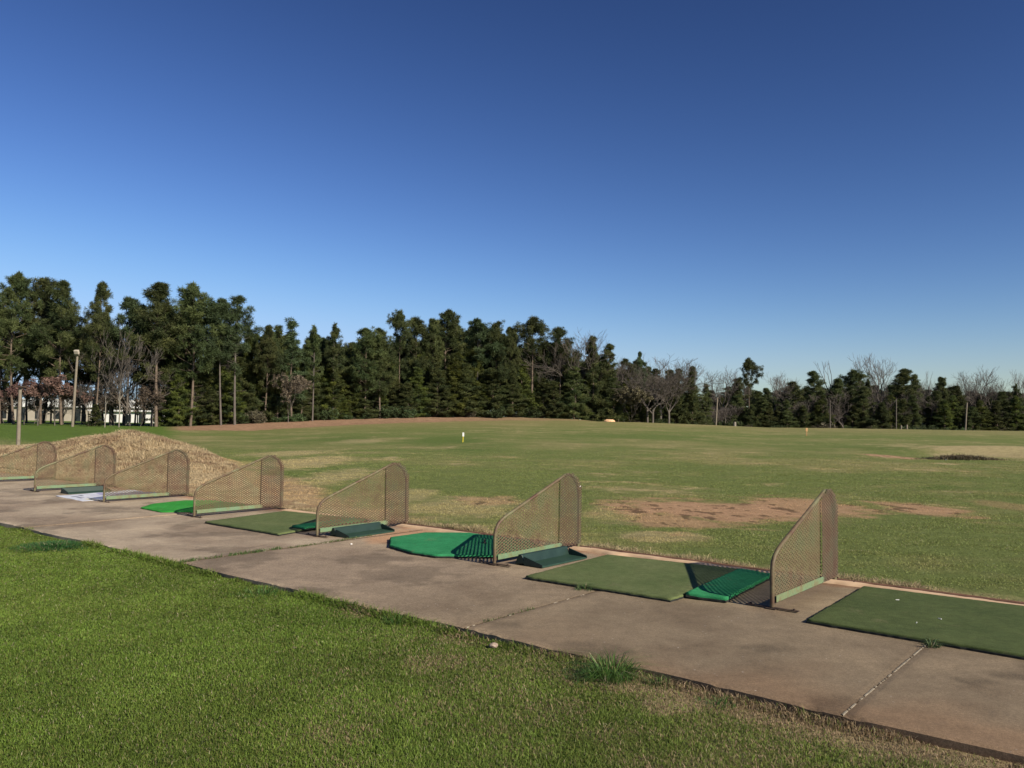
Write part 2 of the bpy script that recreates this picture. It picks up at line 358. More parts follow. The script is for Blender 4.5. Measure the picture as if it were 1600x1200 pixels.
def mat_banner():
    q = NT('printed_vinyl'); a = q.n('ShaderNodeAttribute', attribute_name='Col').outputs['Color']; p = q.pos()
    c = q.mix(1.0, a, q.ramp(q.noise(p, 7, 4), [(.3, .82), (.7, 1.05)]), 'MULTIPLY'); return q.out(c, .5, .35)
M['banner'] = mat_banner()

# ------------------------------------------------------------------ ground sheet (one sheet to the horizon)
def build_ground():
    a_front = np.radians(np.linspace(-41, 41, 900)); a_rest = np.radians(np.linspace(41, 319, 120))[1:-1]
    ang = np.concatenate([a_front, a_rest])
    r = np.concatenate([np.linspace(.3, 2.6, 8), np.geomspace(2.8, 40, 520), np.geomspace(40.4, 260, 260), np.geomspace(270, 5000, 26)])
    A, Rr = np.meshgrid(ang, r); X = (np.sin(A) * Rr).ravel(); Y = (np.cos(A) * Rr).ravel()
    Z = terrain(X, Y); c = ground_color(X, Y)
    na = len(ang); nr = len(r); V = np.stack([X, Y, Z], 1); V = np.vstack([V, [[0, 0, ter(0, 0)]]]); c = np.vstack([c, c[:1]])
    i = np.arange(nr - 1)[:, None]; j = np.arange(na)[None, :]; j2 = (j + 1) % na
    q = np.stack([i * na + j, (i + 1) * na + j, (i + 1) * na + j2, i * na + j2], -1).reshape(-1, 4)[:, ::-1]
    jj = np.arange(na); cen = np.stack([np.full(na, na * nr), jj, (jj + 1) % na], 1)[:, ::-1]
    o = link('ground', npmesh('ground', V, [q, cen], c, True), M['ground']); tag(o, kind='structure'); return o
build_ground()

# ------------------------------------------------------------------ pavement
JOINTS = [-2.6, 1.49, 4.31, 8.55, 12.7, 16.9, 21.1, 25.3, 29.5, 33.7, 38.]
def near_edge(s): return N_NEAR + .012 * np.sin(s * 3.1) + .018 * (fbm(s * 2.0, s * 0 + 3, 41, 3) - .5) - .085 * sst(9, 14, s)
def build_pavement():
    Vs = []; Fs = []; Cs = []; base = 0
    for k in range(len(JOINTS) - 1):
        a, b = JOINTS[k] + .003, JOINTS[k + 1] - .003
        lift = [0, 0, -.004, .0, .012, .004, 0, .003, 0, 0][k]
        ss = np.linspace(a, b, max(20, int((b - a) / .045))); nn = np.linspace(0, 1, 88)
        S_, T_ = np.meshgrid(ss, nn); e0 = near_edge(S_); Nn = e0 + (N_FAR - e0) * T_
        z = lift + .004 * (fbm(S_ * 1.5, Nn * 1.5, 43, 3) - .5)
        edge = np.minimum(Nn - e0, np.minimum(N_FAR - Nn, .006 + np.minimum(S_ - a, b - S_) * 2)); z = z - .006 * np.exp(-(edge / .014) ** 1.2)
        chip = sst(.60, .72, fbm(S_ * 9, S_ * 0, 47, 2)) * np.exp(-((Nn - e0) / .03) ** 2); z = z - .007 * chip
        X = S_ * RX + Nn * NX; Y = S_ * RY + Nn * NY
        x, y, s, n = X.ravel(), Y.ravel(), S_.ravel(), Nn.ravel()
        n1 = fbm(x * .9, y * .9, 51, 4); n2 = fbm(x * 4, y * 4, 52, 4); kk = lambda m: m[:, None]
        c = np.tile(C3(.268, .208, .150), (len(x), 1))
        pale = sst(6.5, 7.0, n + (n1 - .5) * .9) * sst(-1, 3, s); c = c * (1 - kk(pale * .5)) + C3(.38, .30, .21) * kk(pale * .5)
        lightslab = .78 * sst(8.5, 8.6, s) * sst(.30, .62, n1 + .1 * sst(5.2, 6.4, n)); c = c * (1 - kk(lightslab)) + C3(.39, .32, .235) * kk(lightslab)
        cl = sst(.9, .1, n - N_NEAR + (n1 - .5) * 1.5) * sst(5.2, 1.5, s + (n2 - .5)) ; c = c * (1 - kk(cl * .55)) + C3(.26, .155, .095) * kk(cl * .55)
        dirt = sst(.5, .1, N_FAR - n + (n2 - .5) * .5); c = c * (1 - kk(dirt * .8)) + C3(.36, .19, .11) * kk(dirt * .8)
        d2 = np.sqrt(((s - 8.1) / .75) ** 2 + ((n - 7.9) / .85) ** 2) + (n2 - .5) * .7; m = sst(1.15, .6, d2); c = c * (1 - kk(m * .75)) + C3(.44, .25, .14) * kk(m * .75)
        st = sst(.60, .70, fbm(x * 1.7, y * 1.7, 57, 4)); c = c * (1 - kk(st * .30))
        for jx in (a, b):
            jd = sst(.13, .0, np.abs(s - jx) + (n2 - .5) * .12); c = c * (1 - kk(jd * .35)) + C3(.14, .10, .07) * kk(jd * .35)
        rs = np.abs(s - np.round((s - S0) / SP) * SP - S0); ru = sst(.30, .05, rs + (n2 - .5) * .3) * sst(6.6, 6.9, n); c = c * (1 - kk(ru * .4)) + C3(.17, .105, .07) * kk(ru * .4)
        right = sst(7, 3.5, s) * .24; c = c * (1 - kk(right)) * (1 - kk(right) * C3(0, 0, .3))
        e = (n < N_NEAR - .085 * sst(9, 14, s) + .07) & (s > 3); c = np.where(kk(e), c * 1.12, c)
        top = np.stack([x, y, z.ravel()], 1); nc = len(ss); nr = 88
        i = np.arange(nr - 1)[:, None]; j = np.arange(nc - 1)[None, :]
        Fs.append(np.stack([i * nc + j, (i + 1) * nc + j, (i + 1) * nc + j + 1, i * nc + j + 1], -1).reshape(-1, 4)[:, ::-1][:, ::-1] + base)
        # skirt; shade of the slab sides painted in by darkening the lower rim
        rim = np.concatenate([np.arange(nc), np.arange(1, nr) * nc + nc - 1, (nr - 1) * nc + np.arange(nc - 2, -1, -1), np.arange(nr - 2, 0, -1) * nc])
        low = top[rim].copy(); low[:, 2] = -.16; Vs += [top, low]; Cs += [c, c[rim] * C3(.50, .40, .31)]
        m_ = len(rim); r0 = base + len(top); q = np.arange(m_)
        Fs.append(np.stack([rim + base, rim[(q + 1) % m_] + base, r0 + (q + 1) % m_, r0 + q], 1)); base += len(top) + m_
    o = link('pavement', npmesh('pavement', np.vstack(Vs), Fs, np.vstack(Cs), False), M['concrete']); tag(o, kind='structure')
build_pavement()

# pale joint filler flakes and clay strip, edging board
def strip(name, s0, s1, n0, n1, z, mat, amp=.03, seed=0, step=.05):
    ss = np.arange(s0, s1, step); a = n0 + amp * (fbm(ss * 3, ss * 0, 60 + seed, 3) - .5) * 2; b = n1 + amp * (fbm(ss * 3, ss * 0 + 9, 70 + seed, 3) - .5) * 2
    prof = [(0, -.05), (.15, z), (.5, z + .012), (.85, z), (1, -.05)]
    V = np.concatenate([np.stack([ss * RX + (a + (b - a) * t) * NX, ss * RY + (a + (b - a) * t) * NY, np.full(len(ss), zz) + .006 * (fbm(ss * 8, ss * 0 + t * 30, 80, 2) - .5)], 1) for t, zz in prof]); n_ = len(ss)
    Fq = np.concatenate([np.stack([k * n_ + np.arange(n_ - 1), k * n_ + np.arange(1, n_), (k + 1) * n_ + np.arange(1, n_), (k + 1) * n_ + np.arange(n_ - 1)], 1) for k in range(4)])
    return link(name, npmesh(name, V, Fq, None, True), mat)
o = strip('clay_bank', -4, 12, 8.36, 8.60, .016, mat_plain('washed_clay', (.44, .29, .18), (.60, .43, .28), 5, .95), .05, 1); tag(o, kind='structure')
o = strip('edging_board', -6, 9.4, 8.60, 8.64, .012, M['edging'], .008, 2)
tag(o, 'long dark brown weathered edging between the concrete and the field grass', 'edging')

# ------------------------------------------------------------------ divider screens
PROFILE = [(NF, 0.0), (NF, .31), (NF + .015, .385), (NF + .06, .445), (NF + .13, .49), (NF + .2, .52), (8.20, .905), (8.25, .922), (8.31, .925), (8.38, .905), (8.45, .86), (8.50, .80), (8.53, .73), (NR, .62), (NR, 0.0)]
def smooth_profile():
    P = [Vector((0, n, z)) for n, z in PROFILE]; out = []
    for i in range(len(P) - 1):
        L = (P[i + 1] - P[i]).length; k = 1 if L < .12 else int(L / .1)
        for j in range(k): out.append(P[i].lerp(P[i + 1], j / k))
    return out + [P[-1]]
def inpoly(x, y, poly):
    ins = np.zeros(x.shape, bool); n = len(poly)
    for i in range(n):
        x1, y1 = poly[i]; x2, y2 = poly[(i + 1) % n]
        c = ((y1 > y) != (y2 > y)) & (x < (x2 - x1) * (y - y1) / (y2 - y1 + 1e-12) + x1); ins ^= c
    return ins
def expanded(poly, LW=.066, SW=.034, wd=.0048, dp=.0066, off=0.0, ph=0.0):
    xs = [p[0] for p in poly]; zs = [p[1] for p in poly]
    i = np.arange(int((max(xs) - min(xs)) / (LW / 2)) + 2); j = np.arange(int((max(zs) - min(zs)) / (SW / 2)) + 2)
    I, J = np.meshgrid(i, j); I = I.ravel(); J = J.ravel(); par = (I + J) % 2 == 0
    x0 = min(xs) + ph + I * LW / 2; z0 = min(zs) + J * SW / 2; V = []; Fq = []
    # strands run from nodes (par) to the node right-up and right-down
    for dz in (1, -1):
        a = np.stack([x0[par], z0[par]], 1); b = a + [LW / 2, dz * SW / 2]; m = (a + b) / 2; ok = inpoly(m[:, 0], m[:, 1], poly); a = a[ok]; b = b[ok]
        d = b - a; d = d / np.linalg.norm(d, axis=1)[:, None]; nrm = np.stack([-d[:, 1], d[:, 0]], 1)
        for (p, e) in ((a, -.001), (b, .001)):
            pp = p + d * e
            for (w, t) in ((-1, -1), (1, -1), (1, 1), (-1, 1)):
                V.append(np.stack([np.full(len(p), off) + t * dp / 2 + 0, pp[:, 0] + nrm[:, 0] * w * wd / 2, pp[:, 1] + nrm[:, 1] * w * wd / 2 - t * .0035], 1))
    out = []; base = 0; Fs = []
    for h in range(2):
        blk = V[h * 8:(h + 1) * 8]; m = len(blk[0]); out.append(np.stack(blk, 1).reshape(-1, 3)); o8 = base + np.arange(m)[:, None] * 8
        for f in ((0, 1, 5, 4), (1, 2, 6, 5), (2, 3, 7, 6), (3, 0, 4, 7)): Fs.append(o8 + np.array(f)[None])
        base += m * 8
    return np.vstack(out), Fs
def make_divider():
    root = empty('bay_divider', W(S0, 0)); root.rotation_euler = (0, 0, 0)
    # local frame: x = towards smaller s (camera side), y = n, z up
    fr = MB(); fr.tube([(p.x, p.y - NF, p.z) for p in smooth_profile()], .019, 10); fr.build('frame', M['frame'], root)
    poly = [(NF - .005, .055)] + [(n, z) for n, z in PROFILE[1:6]] + [(8.13, .872), (8.13, .055)]
    V, Fs = expanded(poly, off=.0); V[:, 1] -= NF; link('mesh_panel', npmesh('mesh_panel', V, Fs), M['expanded'], root)
    top = [(8.10, .055), (8.10, .87), (8.22, .925), (8.31, .945), (8.40, .93), (8.49, .865), (8.56, .77), (8.585, .65), (8.585, .055)]
    V, Fs = expanded(top, off=.024, ph=.011, wd=.0062, dp=.0075); V[:, 1] -= NF; link('end_strip', npmesh('end_strip', V, Fs), M['strip'], root)
    pl = MB(); pl.box((.024, .03 + .60, .080), (.006, 1.20, .058)); pl.build('kick_plate', M['plate'], root, .001, 1)
    rl = MB(); rl.box((-.004, .81, .055), (.026, 1.60, .026)); rl.build('bottom_rail', M['rust'], root, .002, 1)
    for y in (0.0, NR - NF):
        ft = MB(); ft.box((.0, y, .012), (.46, .036, .008)); ft.tube([(.19, y, .008), (.19, y, .028)], .011, 6); ft.tube([(-.19, y, .008), (-.19, y, .028)], .011, 6)
        ft.box((0, y, .006), (.09, .08, .006))
        ft.build('foot', M['rust'], root, .001, 1)
    return root
def copy_tree(o, parent=None):
    c = o.copy(); col.objects.link(c); c.parent = parent
    for ch in list(o.children): copy_tree(ch, c)
    return c
DIV_LABELS = ['nearest and rightmost rusty mesh bay divider, between dark green mat and narrow emerald strip',
    'rusty mesh bay divider beside the emerald eight sided mat, ball tray at right',
    'rusty mesh bay divider shading the faded olive mat, ball tray and clay at right',
    'rusty mesh bay divider standing between the lime green mat and the wide faded olive mat',
    'rusty mesh bay divider with the white printed sheet spread out on its left side',
    'rusty mesh bay divider left of the white printed sheet, green ball tray at right',
    'leftmost rusty mesh bay divider, cut off by the edge of the photo']
bpy.context.view_layer.update()
divp = make_divider()
rzd = math.atan2(-NX, NY)           # local y -> N, local x -> -R
for k in range(8):
    o = divp if k == 0 else copy_tree(divp)
    o.location = W(S0 + k * SP, NF, 0.002); o.rotation_euler = (0, rad([0, .4, -.5, .3, 0, .4, 0, 0][k]), rzd + rad([0, .3, -.3, .2, 0, 0, 0, 0][k]))
    if k < 7: tag(o, DIV_LABELS[k], 'bay divider', 'mesh dividers between the driving range bays')
    else: tag(o, DIV_LABELS[6], 'bay divider', 'mesh dividers between the driving range bays')
# only seven are in the photograph
for ch in list(o.children): bpy.data.objects.remove(ch)
bpy.data.objects.remove(o)

# ------------------------------------------------------------------ mats
rng = np.random.default_rng(5)
def mat_thing(name, pts, th, mat, label, cat='golf mat', z0=.006, wob=.006, group='turf hitting mats on the concrete', fray=True, sag=None):
    """pts in (s,n). a thick turf sheet with a softly worn edge: turf on top of a rubber backing"""
    c = np.mean(pts, axis=0); cx, cy, _ = W(c[0], c[1]); root = empty(name, (cx, cy, z0))
    P = [np.array(W(s, n)[:2]) - [cx, cy] for s, n in pts]
    if sum(P[i][0] * P[(i + 1) % len(P)][1] - P[(i + 1) % len(P)][0] * P[i][1] for i in range(len(P))) < 0: P.reverse()
    ring = []
    for i in range(len(P)):
        a, b = P[i], P[(i + 1) % len(P)]; L = np.linalg.norm(b - a); k = max(2, int(L / .04))
        nr = np.array([(b - a)[1], -(b - a)[0]]) / L
        for j in range(k): ring.append(a + (b - a) * j / k + nr * wob * (rng.random() - .5) * 2)
    ring = np.array(ring); m = len(ring); cen = ring.mean(0)
    sizes = [(1.0, 0.0), (1.0, th * .62), (.997, th * .9), (.985, th)]
    V = [];
    for f, z in sizes: V.append(np.c_[cen + (ring - cen) * f, np.full(m, z)])
    for f in (.9, .75, .55, .35, .15):
        q = cen + (ring - cen) * f; V.append(np.c_[q, th + .004 * (fbm(q[:, 0] * 3 + cx, q[:, 1] * 3, 90, 3) - .5) * 2])
    V.append(np.array([[cen[0], cen[1], th]])); L_ = len(sizes) + 5; q = np.arange(m); Fq = []
    for k in range(L_ - 1): Fq.append(np.stack([k * m + q, k * m + (q + 1) % m, (k + 1) * m + (q + 1) % m, (k + 1) * m + q], 1))
    Ft = np.stack([(L_ - 1) * m + q, (L_ - 1) * m + (q + 1) % m, np.full(m, L_ * m)], 1)
    VV = np.vstack(V)
    if sag is not None: VV[:, 2] += sag(VV[:, 0] + cx, VV[:, 1] + cy)
    link('turf', npmesh('turf', VV, Fq + [Ft], None, True), mat, root)
    bk = np.vstack([np.c_[cen + (ring - cen) * 1.006, np.full(m, -.003)], np.c_[cen + (ring - cen) * 1.006, np.full(m, th * .35)], np.c_[cen + (ring - cen) * .99, np.full(m, th * .36)]])
    if sag is not None: bk[:, 2] += sag(bk[:, 0] + cx, bk[:, 1] + cy)
    link('backing', npmesh('backing', bk, [np.stack([k * m + q, k * m + (q + 1) % m, (k + 1) * m + (q + 1) % m, (k + 1) * m + q], 1) for k in range(2)], None, False), M['backing'], root)
    tag(root, label, cat, group); return root
mat_thing('turf_mat', [(2.37, 6.62), (2.43, 8.33), (.60, 8.40), (.46, 6.60)], .030, M['turf_dark'], 'dark green rectangular mat right of the nearest divider, running out of the frame')
mat_thing('turf_mat', [(5.16, 6.52), (5.27, 8.20), (3.50, 8.40), (3.55, 6.56)], .030, M['turf_olive'], 'olive green rectangular mat between the two nearest dividers')
mat_thing('turf_strip', [(3.52, 6.79), (3.66, 8.24), (3.30, 8.26), (3.16, 6.85)], .040, M['turf_bright'], 'narrow emerald turf strip under the mesh shadow of the nearest divider', 'turf strip', z0=.012, group=None,
          sag=lambda x, y: .012 * sst(3.35, 3.6, (x * RX + y * RY)))
mat_thing('turf_mat', [(7.62, 6.93), (8.12, 7.39), (8.12, 8.02), (7.66, 8.42), (6.55, 8.42), (6.18, 8.1), (6.16, 7.25), (6.70, 6.80), (7.10, 6.78)], .034, M['turf_bright'], 'emerald green mat with cut corners beside the second nearest divider')
mat_thing('turf_mat', [(11.33, 6.61), (11.68, 8.25), (9.86, 8.45), (9.46, 6.60)], .030, M['turf_olive'], 'faded olive mat left of the third nearest divider, ahead of the grassy joint')
mat_thing('turf_strip', [(9.80, 7.05), (9.90, 8.25), (9.62, 8.28), (9.50, 7.05)], .040, M['turf_bright'], 'dark green turf strip in the shadow of the divider, lying on the olive mat', 'turf strip', z0=.034, group=None)
mat_thing('turf_mat', [(13.83, 6.86), (14.28, 7.3), (14.45, 8.0), (14.1, 8.38), (13.1, 8.42), (12.68, 8.1), (12.66, 7.18), (13.02, 6.80)], .026, M['turf_lime'], 'bright lime green mat with cut corners in the fourth nearest bay')
# rubber tee on the emerald mat
t = empty('rubber_tee', (*gp(757, 848, .045)[:2], .039)); b = MB()
b.tube([(0, 0, 0), (0, 0, .006), (0, 0, .008), (0, 0, .05)], [.035, .033, .014, .011], 12); b.build('tee_body', M['backing'], t)
tag(t, 'small black rubber tee standing on the emerald mat in the mesh shadow', 'tee')

# printed vinyl sheet
def banner():
    A = np.array([17.07, 6.78]); B = np.array([15.70, 6.70]); Cc = np.array([15.95, 8.45]); D = np.array([17.25, 8.30])
    n = 90; uu, vv = np.meshgrid(np.linspace(0, 1, n), np.linspace(0, 1, n)); uu = uu.ravel(); vv = vv.ravel()
    P = (A * (1 - uu)[:, None] + B * uu[:, None]) * (1 - vv)[:, None] + (D * (1 - uu)[:, None] + Cc * uu[:, None]) * vv[:, None]
    x = P[:, 0] * RX + P[:, 1] * NX; y = P[:, 0] * RY + P[:, 1] * NY
    z = .010 + .022 * np.clip(fbm(uu * 3 + vv * 2, vv * 4, 95, 3) - .42, 0, 1) + .03 * sst(.8, 1, vv) * fbm(uu * 6, vv * 2, 96, 2)
    c = np.tile(C3(.66, .68, .74), (len(x), 1))
    bl = sst(.5, .62, fbm(uu * 3, vv * 3 + 5, 97, 3)) * sst(.3, .5, vv); c = c * (1 - bl[:, None] * .75) + C3(.22, .20, .42) * bl[:, None] * .75
    yl = (np.abs(vv - .16) < .05) & (uu > .70) & (uu < .96); c[yl] = (.72, .66, .40)
    for (a, b_, w, h) in ((.30, .14, .030, .05), (.36, .16, .010, .06), (.46, .15, .03, .045), (.22, .24, .05, .02), (.55, .12, .06, .012), (.62, .2, .05, .012)):
        m = (np.abs(uu - a) < w) & (np.abs(vv - b_) < h); c[m] = (.10, .11, .17)
    i = np.arange(n - 1)[:, None]; j = np.arange(n - 1)[None, :]; Fq = np.stack([i * n + j, i * n + j + 1, (i + 1) * n + j + 1, (i + 1) * n + j], -1).reshape(-1, 4)
    cx, cy = x.mean(), y.mean()
    o = link('vinyl_sheet', npmesh('vinyl_sheet', np.stack([x - cx, y - cy, z], 1), Fq, c, True), M['banner']); o.location = (cx, cy, .003)
    m = o.modifiers.new('thickness', 'SOLIDIFY'); m.thickness = .004; m.offset = -1
    tag(o, 'white printed vinyl sheet with blue marks spread on the concrete under a divider', 'vinyl sheet')
banner()

# ball trays: sloped floor, raised back wall, two tapering side walls
def make_tray():
    root = empty('ball_tray', (0, 0, 0)); L, Wd, H = .86, .36, .11     # y length, x width (front edge at +x)
    b = MB(); h0 = .035
    b.add([(-Wd / 2, 0, 0), (Wd / 2, 0, 0), (Wd / 2, L, 0), (-Wd / 2, L, 0), (-Wd / 2 + .10, .016, .018), (Wd / 2 - .012, .016, .012), (Wd / 2 - .012, L - .016, .012), (-Wd / 2 + .10, L - .016, .018)],
          [(0, 3, 2, 1), (4, 5, 6, 7), (1, 2, 6, 5)]); b.build('tray_floor', M['tray_in'], root)
    w = MB(); w.add([(-Wd / 2 - .02, 0, 0), (-Wd / 2 - .02, L, 0), (-Wd / 2 + .03, L, H), (-Wd / 2 + .03, 0, H), (-Wd / 2 + .075, 0, H), (-Wd / 2 + .075, L, H), (-Wd / 2 + .115, L, .018), (-Wd / 2 + .115, 0, .018)],
                    [(0, 3, 2, 1), (3, 4, 5, 2), (4, 7, 6, 5), (0, 7, 4, 3), (1, 2, 5, 6), (0, 1, 6, 7)]); w.build('back_wall', M['tray'], root, .004)
    for y in (0.0, L - .016):
        s_ = MB(); xs = -Wd / 2 + .105; s_.add([(xs, y, 0), (Wd / 2, y, 0), (Wd / 2, y, .03), (xs, y, H * .86), (xs, y + .016, 0), (Wd / 2, y + .016, 0), (Wd / 2, y + .016, .03), (xs, y + .016, H * .86)],
            [(0, 1, 2, 3), (4, 7, 6, 5), (0, 4, 5, 1), (1, 5, 6, 2), (2, 6, 7, 3), (3, 7, 4, 0)]); s_.build('side_wall', M['tray'], root, .002)
    return root
tray = make_tray()
for k, (s, n, rz, lab) in enumerate([(5.57, 7.10, 0, 'dark green ball tray on the right of the second nearest divider, touching the olive mat'),
                                     (8.78, 7.08, 3, 'dark green ball tray standing by the clay patch right of the third nearest divider'),
                                     (17.52, 7.12, 0, 'dark green ball tray behind the white printed sheet')]):
    o = tray if k == 0 else copy_tree(tray); x, y, _ = W(s, n); o.location = (x, y, .004); o.rotation_euler = (0, 0, rzd + rad(rz))
    tag(o, lab, 'ball tray', 'ball trays beside the dividers')

# ------------------------------------------------------------------ grass blades
def blades(x, y, z, h, w, cols, lean=.5, seed=1, curve=.5, name='grass', ang=None):
    r = np.random.default_rng(seed); n = len(x); a = r.random(n) * 2 * np.pi if ang is None else ang + r.normal(0, .5, n); b = r.random(n) * 2 * np.pi
    dx, dy = np.cos(a), np.sin(a); px, py = np.cos(b), np.sin(b); ln = lean * r.random(n) ** .7
    base = np.stack([x, y, z], 1); P = np.stack([px * w / 2, py * w / 2, np.zeros(n)], 1)
    mid = base + np.stack([dx * h * ln * .35, dy * h * ln * .35, h * .58], 1)
    tip = base + np.stack([dx * h * ln * (1 + curve * .3), dy * h * ln * (1 + curve * .3), h * (1 - .35 * ln * curve)], 1)
    V = np.stack([base - P, base + P, mid + P * .8, mid - P * .8, tip], 1).reshape(-1, 3); i = np.arange(n)[:, None] * 5
    q = i + np.array([[0, 1, 2, 3]]); t_ = i + np.array([[3, 2, 4]])
    C = np.repeat(cols, 5, axis=0)
    return npmesh(name, V, [q, t_], C)
def jitter_cols(c, r, amp=.35, yellow=.12, pale=.02):
    n = len(c); c = c * (1 + amp * (r.random(n)[:, None] * 2 - 1)); ym = r.random(n) < yellow
    c[ym] = c[ym] * .5 + C3(.24, .20, .08) * .5; pm = r.random(n) < pale; c[pm] = C3(.36, .32, .20) * (.7 + .5 * r.random(pm.sum()))[:, None]
    return np.clip(c, .01, .7)
def lawn():
    r = np.random.default_rng(2); N = 2400000
    # triangle in view plus a margin, denser close to the camera
    s = r.random(N) * 20.5 - 2.5; n = N_NEAR - .01 - r.random(N) ** 1.0 * 7.2
    x = s * RX + n * NX; y = s * RY + n * NY
    t = x / np.maximum(y, .1); ok = (y > 3.0) & (t > -.72) & (t < .72); x, y, s, n = x[ok], y[ok], s[ok], n[ok]
    d = np.hypot(x, y); dry = lawn_dry(x, y); edge = N_NEAR - n
    dens = fbm(x * 3, y * 3, 101, 3)
    keep = r.random(len(x)) < np.clip(.55 + .9 * dens - .25 * dry, 0, 1); x, y, s, n, d, dry, edge = [q[keep] for q in (x, y, s, n, d, dry, edge)]
    hl = fbm(x * 1.1, y * 1.1, 102, 3); h = (.008 + .014 * hl + .014 * r.random(len(x)) ** 2) * (1 - .2 * dry)
    h = h * (1 + 3.0 * sst(.14, .0, edge) * sst(.40, .62, fbm(s * 1.5, s * 0, 103, 3)))
    w = np.clip(.0026 + .0009 * (d - 3), .0026, .010)
    c = np.tile(C3(.116, .190, .027), (len(x), 1)); g1 = fbm(x * .7, y * .7, 104, 4)[:, None]; c = c * (1 - g1 * .6) + C3(.155, .198, .040) * g1 * .6
    c = c * (.78 + .45 * fbm(x * 6, y * 6, 105, 3)[:, None])
    right = sst(-1.5, 2.0, x)[:, None] * .35; c = c * (1 - right) + C3(.19, .20, .065) * right
    dk = np.maximum(0, 1 - (((x - (-5.7)) / .9) ** 2 + ((y - 10.2) / .55) ** 2))[:, None]
    c = c * (.88 + .26 * sst(.3, .7, fbm(x * 1.9, y * 1.9, 107, 4)))[:, None]; c = jitter_cols(c, r, .42, .15, .022); isd = (r.random(len(x)) < dry * .9); c[isd] = C3(.33, .245, .150) * (.6 + .7 * r.random(isd.sum()))[:, None]
    o = link('lawn_grass', blades(x, y, terrain(x, y), h, w, c, 1.0, 3, .9, 'lawn_grass'), M['blade'])
    tag(o, 'short mown green lawn with dry patches in front of the concrete', 'grass', kind='stuff')
lawn()
def field_grass():
    r = np.random.default_rng(6); N = 800000
    u = r.random(N); d = 8.2 * (46 / 8.2) ** (u ** .92); t = (r.random(N) * 1.44 - .72); y = d; x = t * d
    s, n = SN(x, y); ok = (n > N_FAR + .06); x, y, s, n = x[ok], y[ok], s[ok], n[ok]
    jn = fbm(x * 1.6, y * 1.6, 12, 4); dirt = esum(DIRT_E, x, y, (jn - .5) * 1.2); dens = fbm(x * 1.2, y * 2.2, 111, 4)
    keep = r.random(len(x)) < np.clip((.10 + .85 * sst(.35, .65, dens)) * (1 - .93 * dirt) * sst(46, 26, y), 0, 1); x, y, s, n = x[keep], y[keep], s[keep], n[keep]
    h = (.009 + .018 * fbm(x * .9, y * .9, 112, 3) * (.3 + r.random(len(x)))) ; w = np.clip(.0008 * y, .006, .032)
    h = h * (1 + 1.3 * sst(.5, .1, n - N_FAR) * r.random(len(x))); h = np.maximum(h, w * .55)
    c = ground_color(x, y) * C3(1.45, 1.40, 1.3); c = jitter_cols(c, r, .33, .12, .03)
    o = link('field_grass', blades(x, y, terrain(x, y) - .002, h, w, c, 1.3, 7, .8, 'field_grass'), M['blade'])
    tag(o, 'patchy green and straw turf of the open range field beyond the bays', 'grass', kind='stuff')
field_grass()
def dry_grass():
    r = np.random.default_rng(8); N = 330000
    s = 8.8 + r.random(N) * 34; hb = np.interp(s, [8.8, 11, 13, 15.2, 18, 20.9, 25, 30, 36, 60], [.2, .4, .8, 1.5, 2.9, 4.5, 5.7, 5.8, 4.0, 3.0]); n = N_FAR + .12 + r.random(N) * hb
    x = s * RX + n * NX; y = s * RY + n * NY; dens = fbm(x * 1.7, y * 1.7, 121, 4)
    keep = r.random(N) < np.clip(.1 + 1.9 * sst(.3, .62, dens), 0, 1) * sst(.2, .9, n - N_FAR + .25); x, y, s, n = x[keep], y[keep], s[keep], n[keep]
    up = sst(1.0, 3.2, n - N_FAR) * sst(17, 23, s); h = (.015 + .035 * r.random(len(x))) * (1 + sst(18, 22, s)) + up * (.03 + .12 * r.random(len(x)) * sst(.35, .65, fbm(x * 1.3, y * 1.3, 122, 3)))
    w = np.clip(.00065 * y, .007, .024); c = np.tile(C3(.44, .345, .21), (len(x), 1)); k = fbm(x * 2.3, y * 2.3, 123, 4)[:, None]
    c = c * (1 - sst(.45, .68, k) * .6) + C3(.21, .125, .075) * sst(.45, .68, k) * .6; c = c * (.75 + .5 * r.random(len(x)))[:, None]
    o = link('dry_grass', blades(x, y, terrain(x, y) - .005, h, w, c, .9, 9, .6, 'dry_grass'), M['dryblade'])
    tag(o, 'tall tan dead grass covering the berm behind the left bays', 'dry grass', kind='stuff')
    # fringe of dead grass along the far edge of the concrete
    N = 42000; s = -4 + r.random(N) ** 1.0 * 26; n = N_FAR + .07 + np.abs(r.normal(0, .13, N)); x = s * RX + n * NX; y = s * RY + n * NY
    g = fbm(s * 1.6, s * 0, 124, 3); keep = r.random(N) < np.clip(.15 + 1.6 * sst(.35, .65, g), 0, 1); x, y, s, n, g = [q[keep] for q in (x, y, s, n, g)]
    wl = np.exp(-((s - 7.9) / 1.1) ** 2); h = (.03 + .05 * r.random(len(x))) * (.7 + .8 * sst(.4, .7, g)) * (1 + .7 * wl); c = np.tile(C3(.36, .285, .165), (len(x), 1)) * (.55 + .8 * r.random(len(x)))[:, None]
    gm = r.random(len(x)) < .15; c[gm] = C3(.13, .15, .05)
    o = link('dry_grass_fringe', blades(x, y, terrain(x, y) - .005, h, np.full(len(x), .008), c, 1.0, 10, .7, 'dry_grass_fringe'), M['dryblade'])
    tag(o, 'thin fringe of dead grass along the far edge of the concrete', 'dry grass', kind='stuff')
dry_grass()
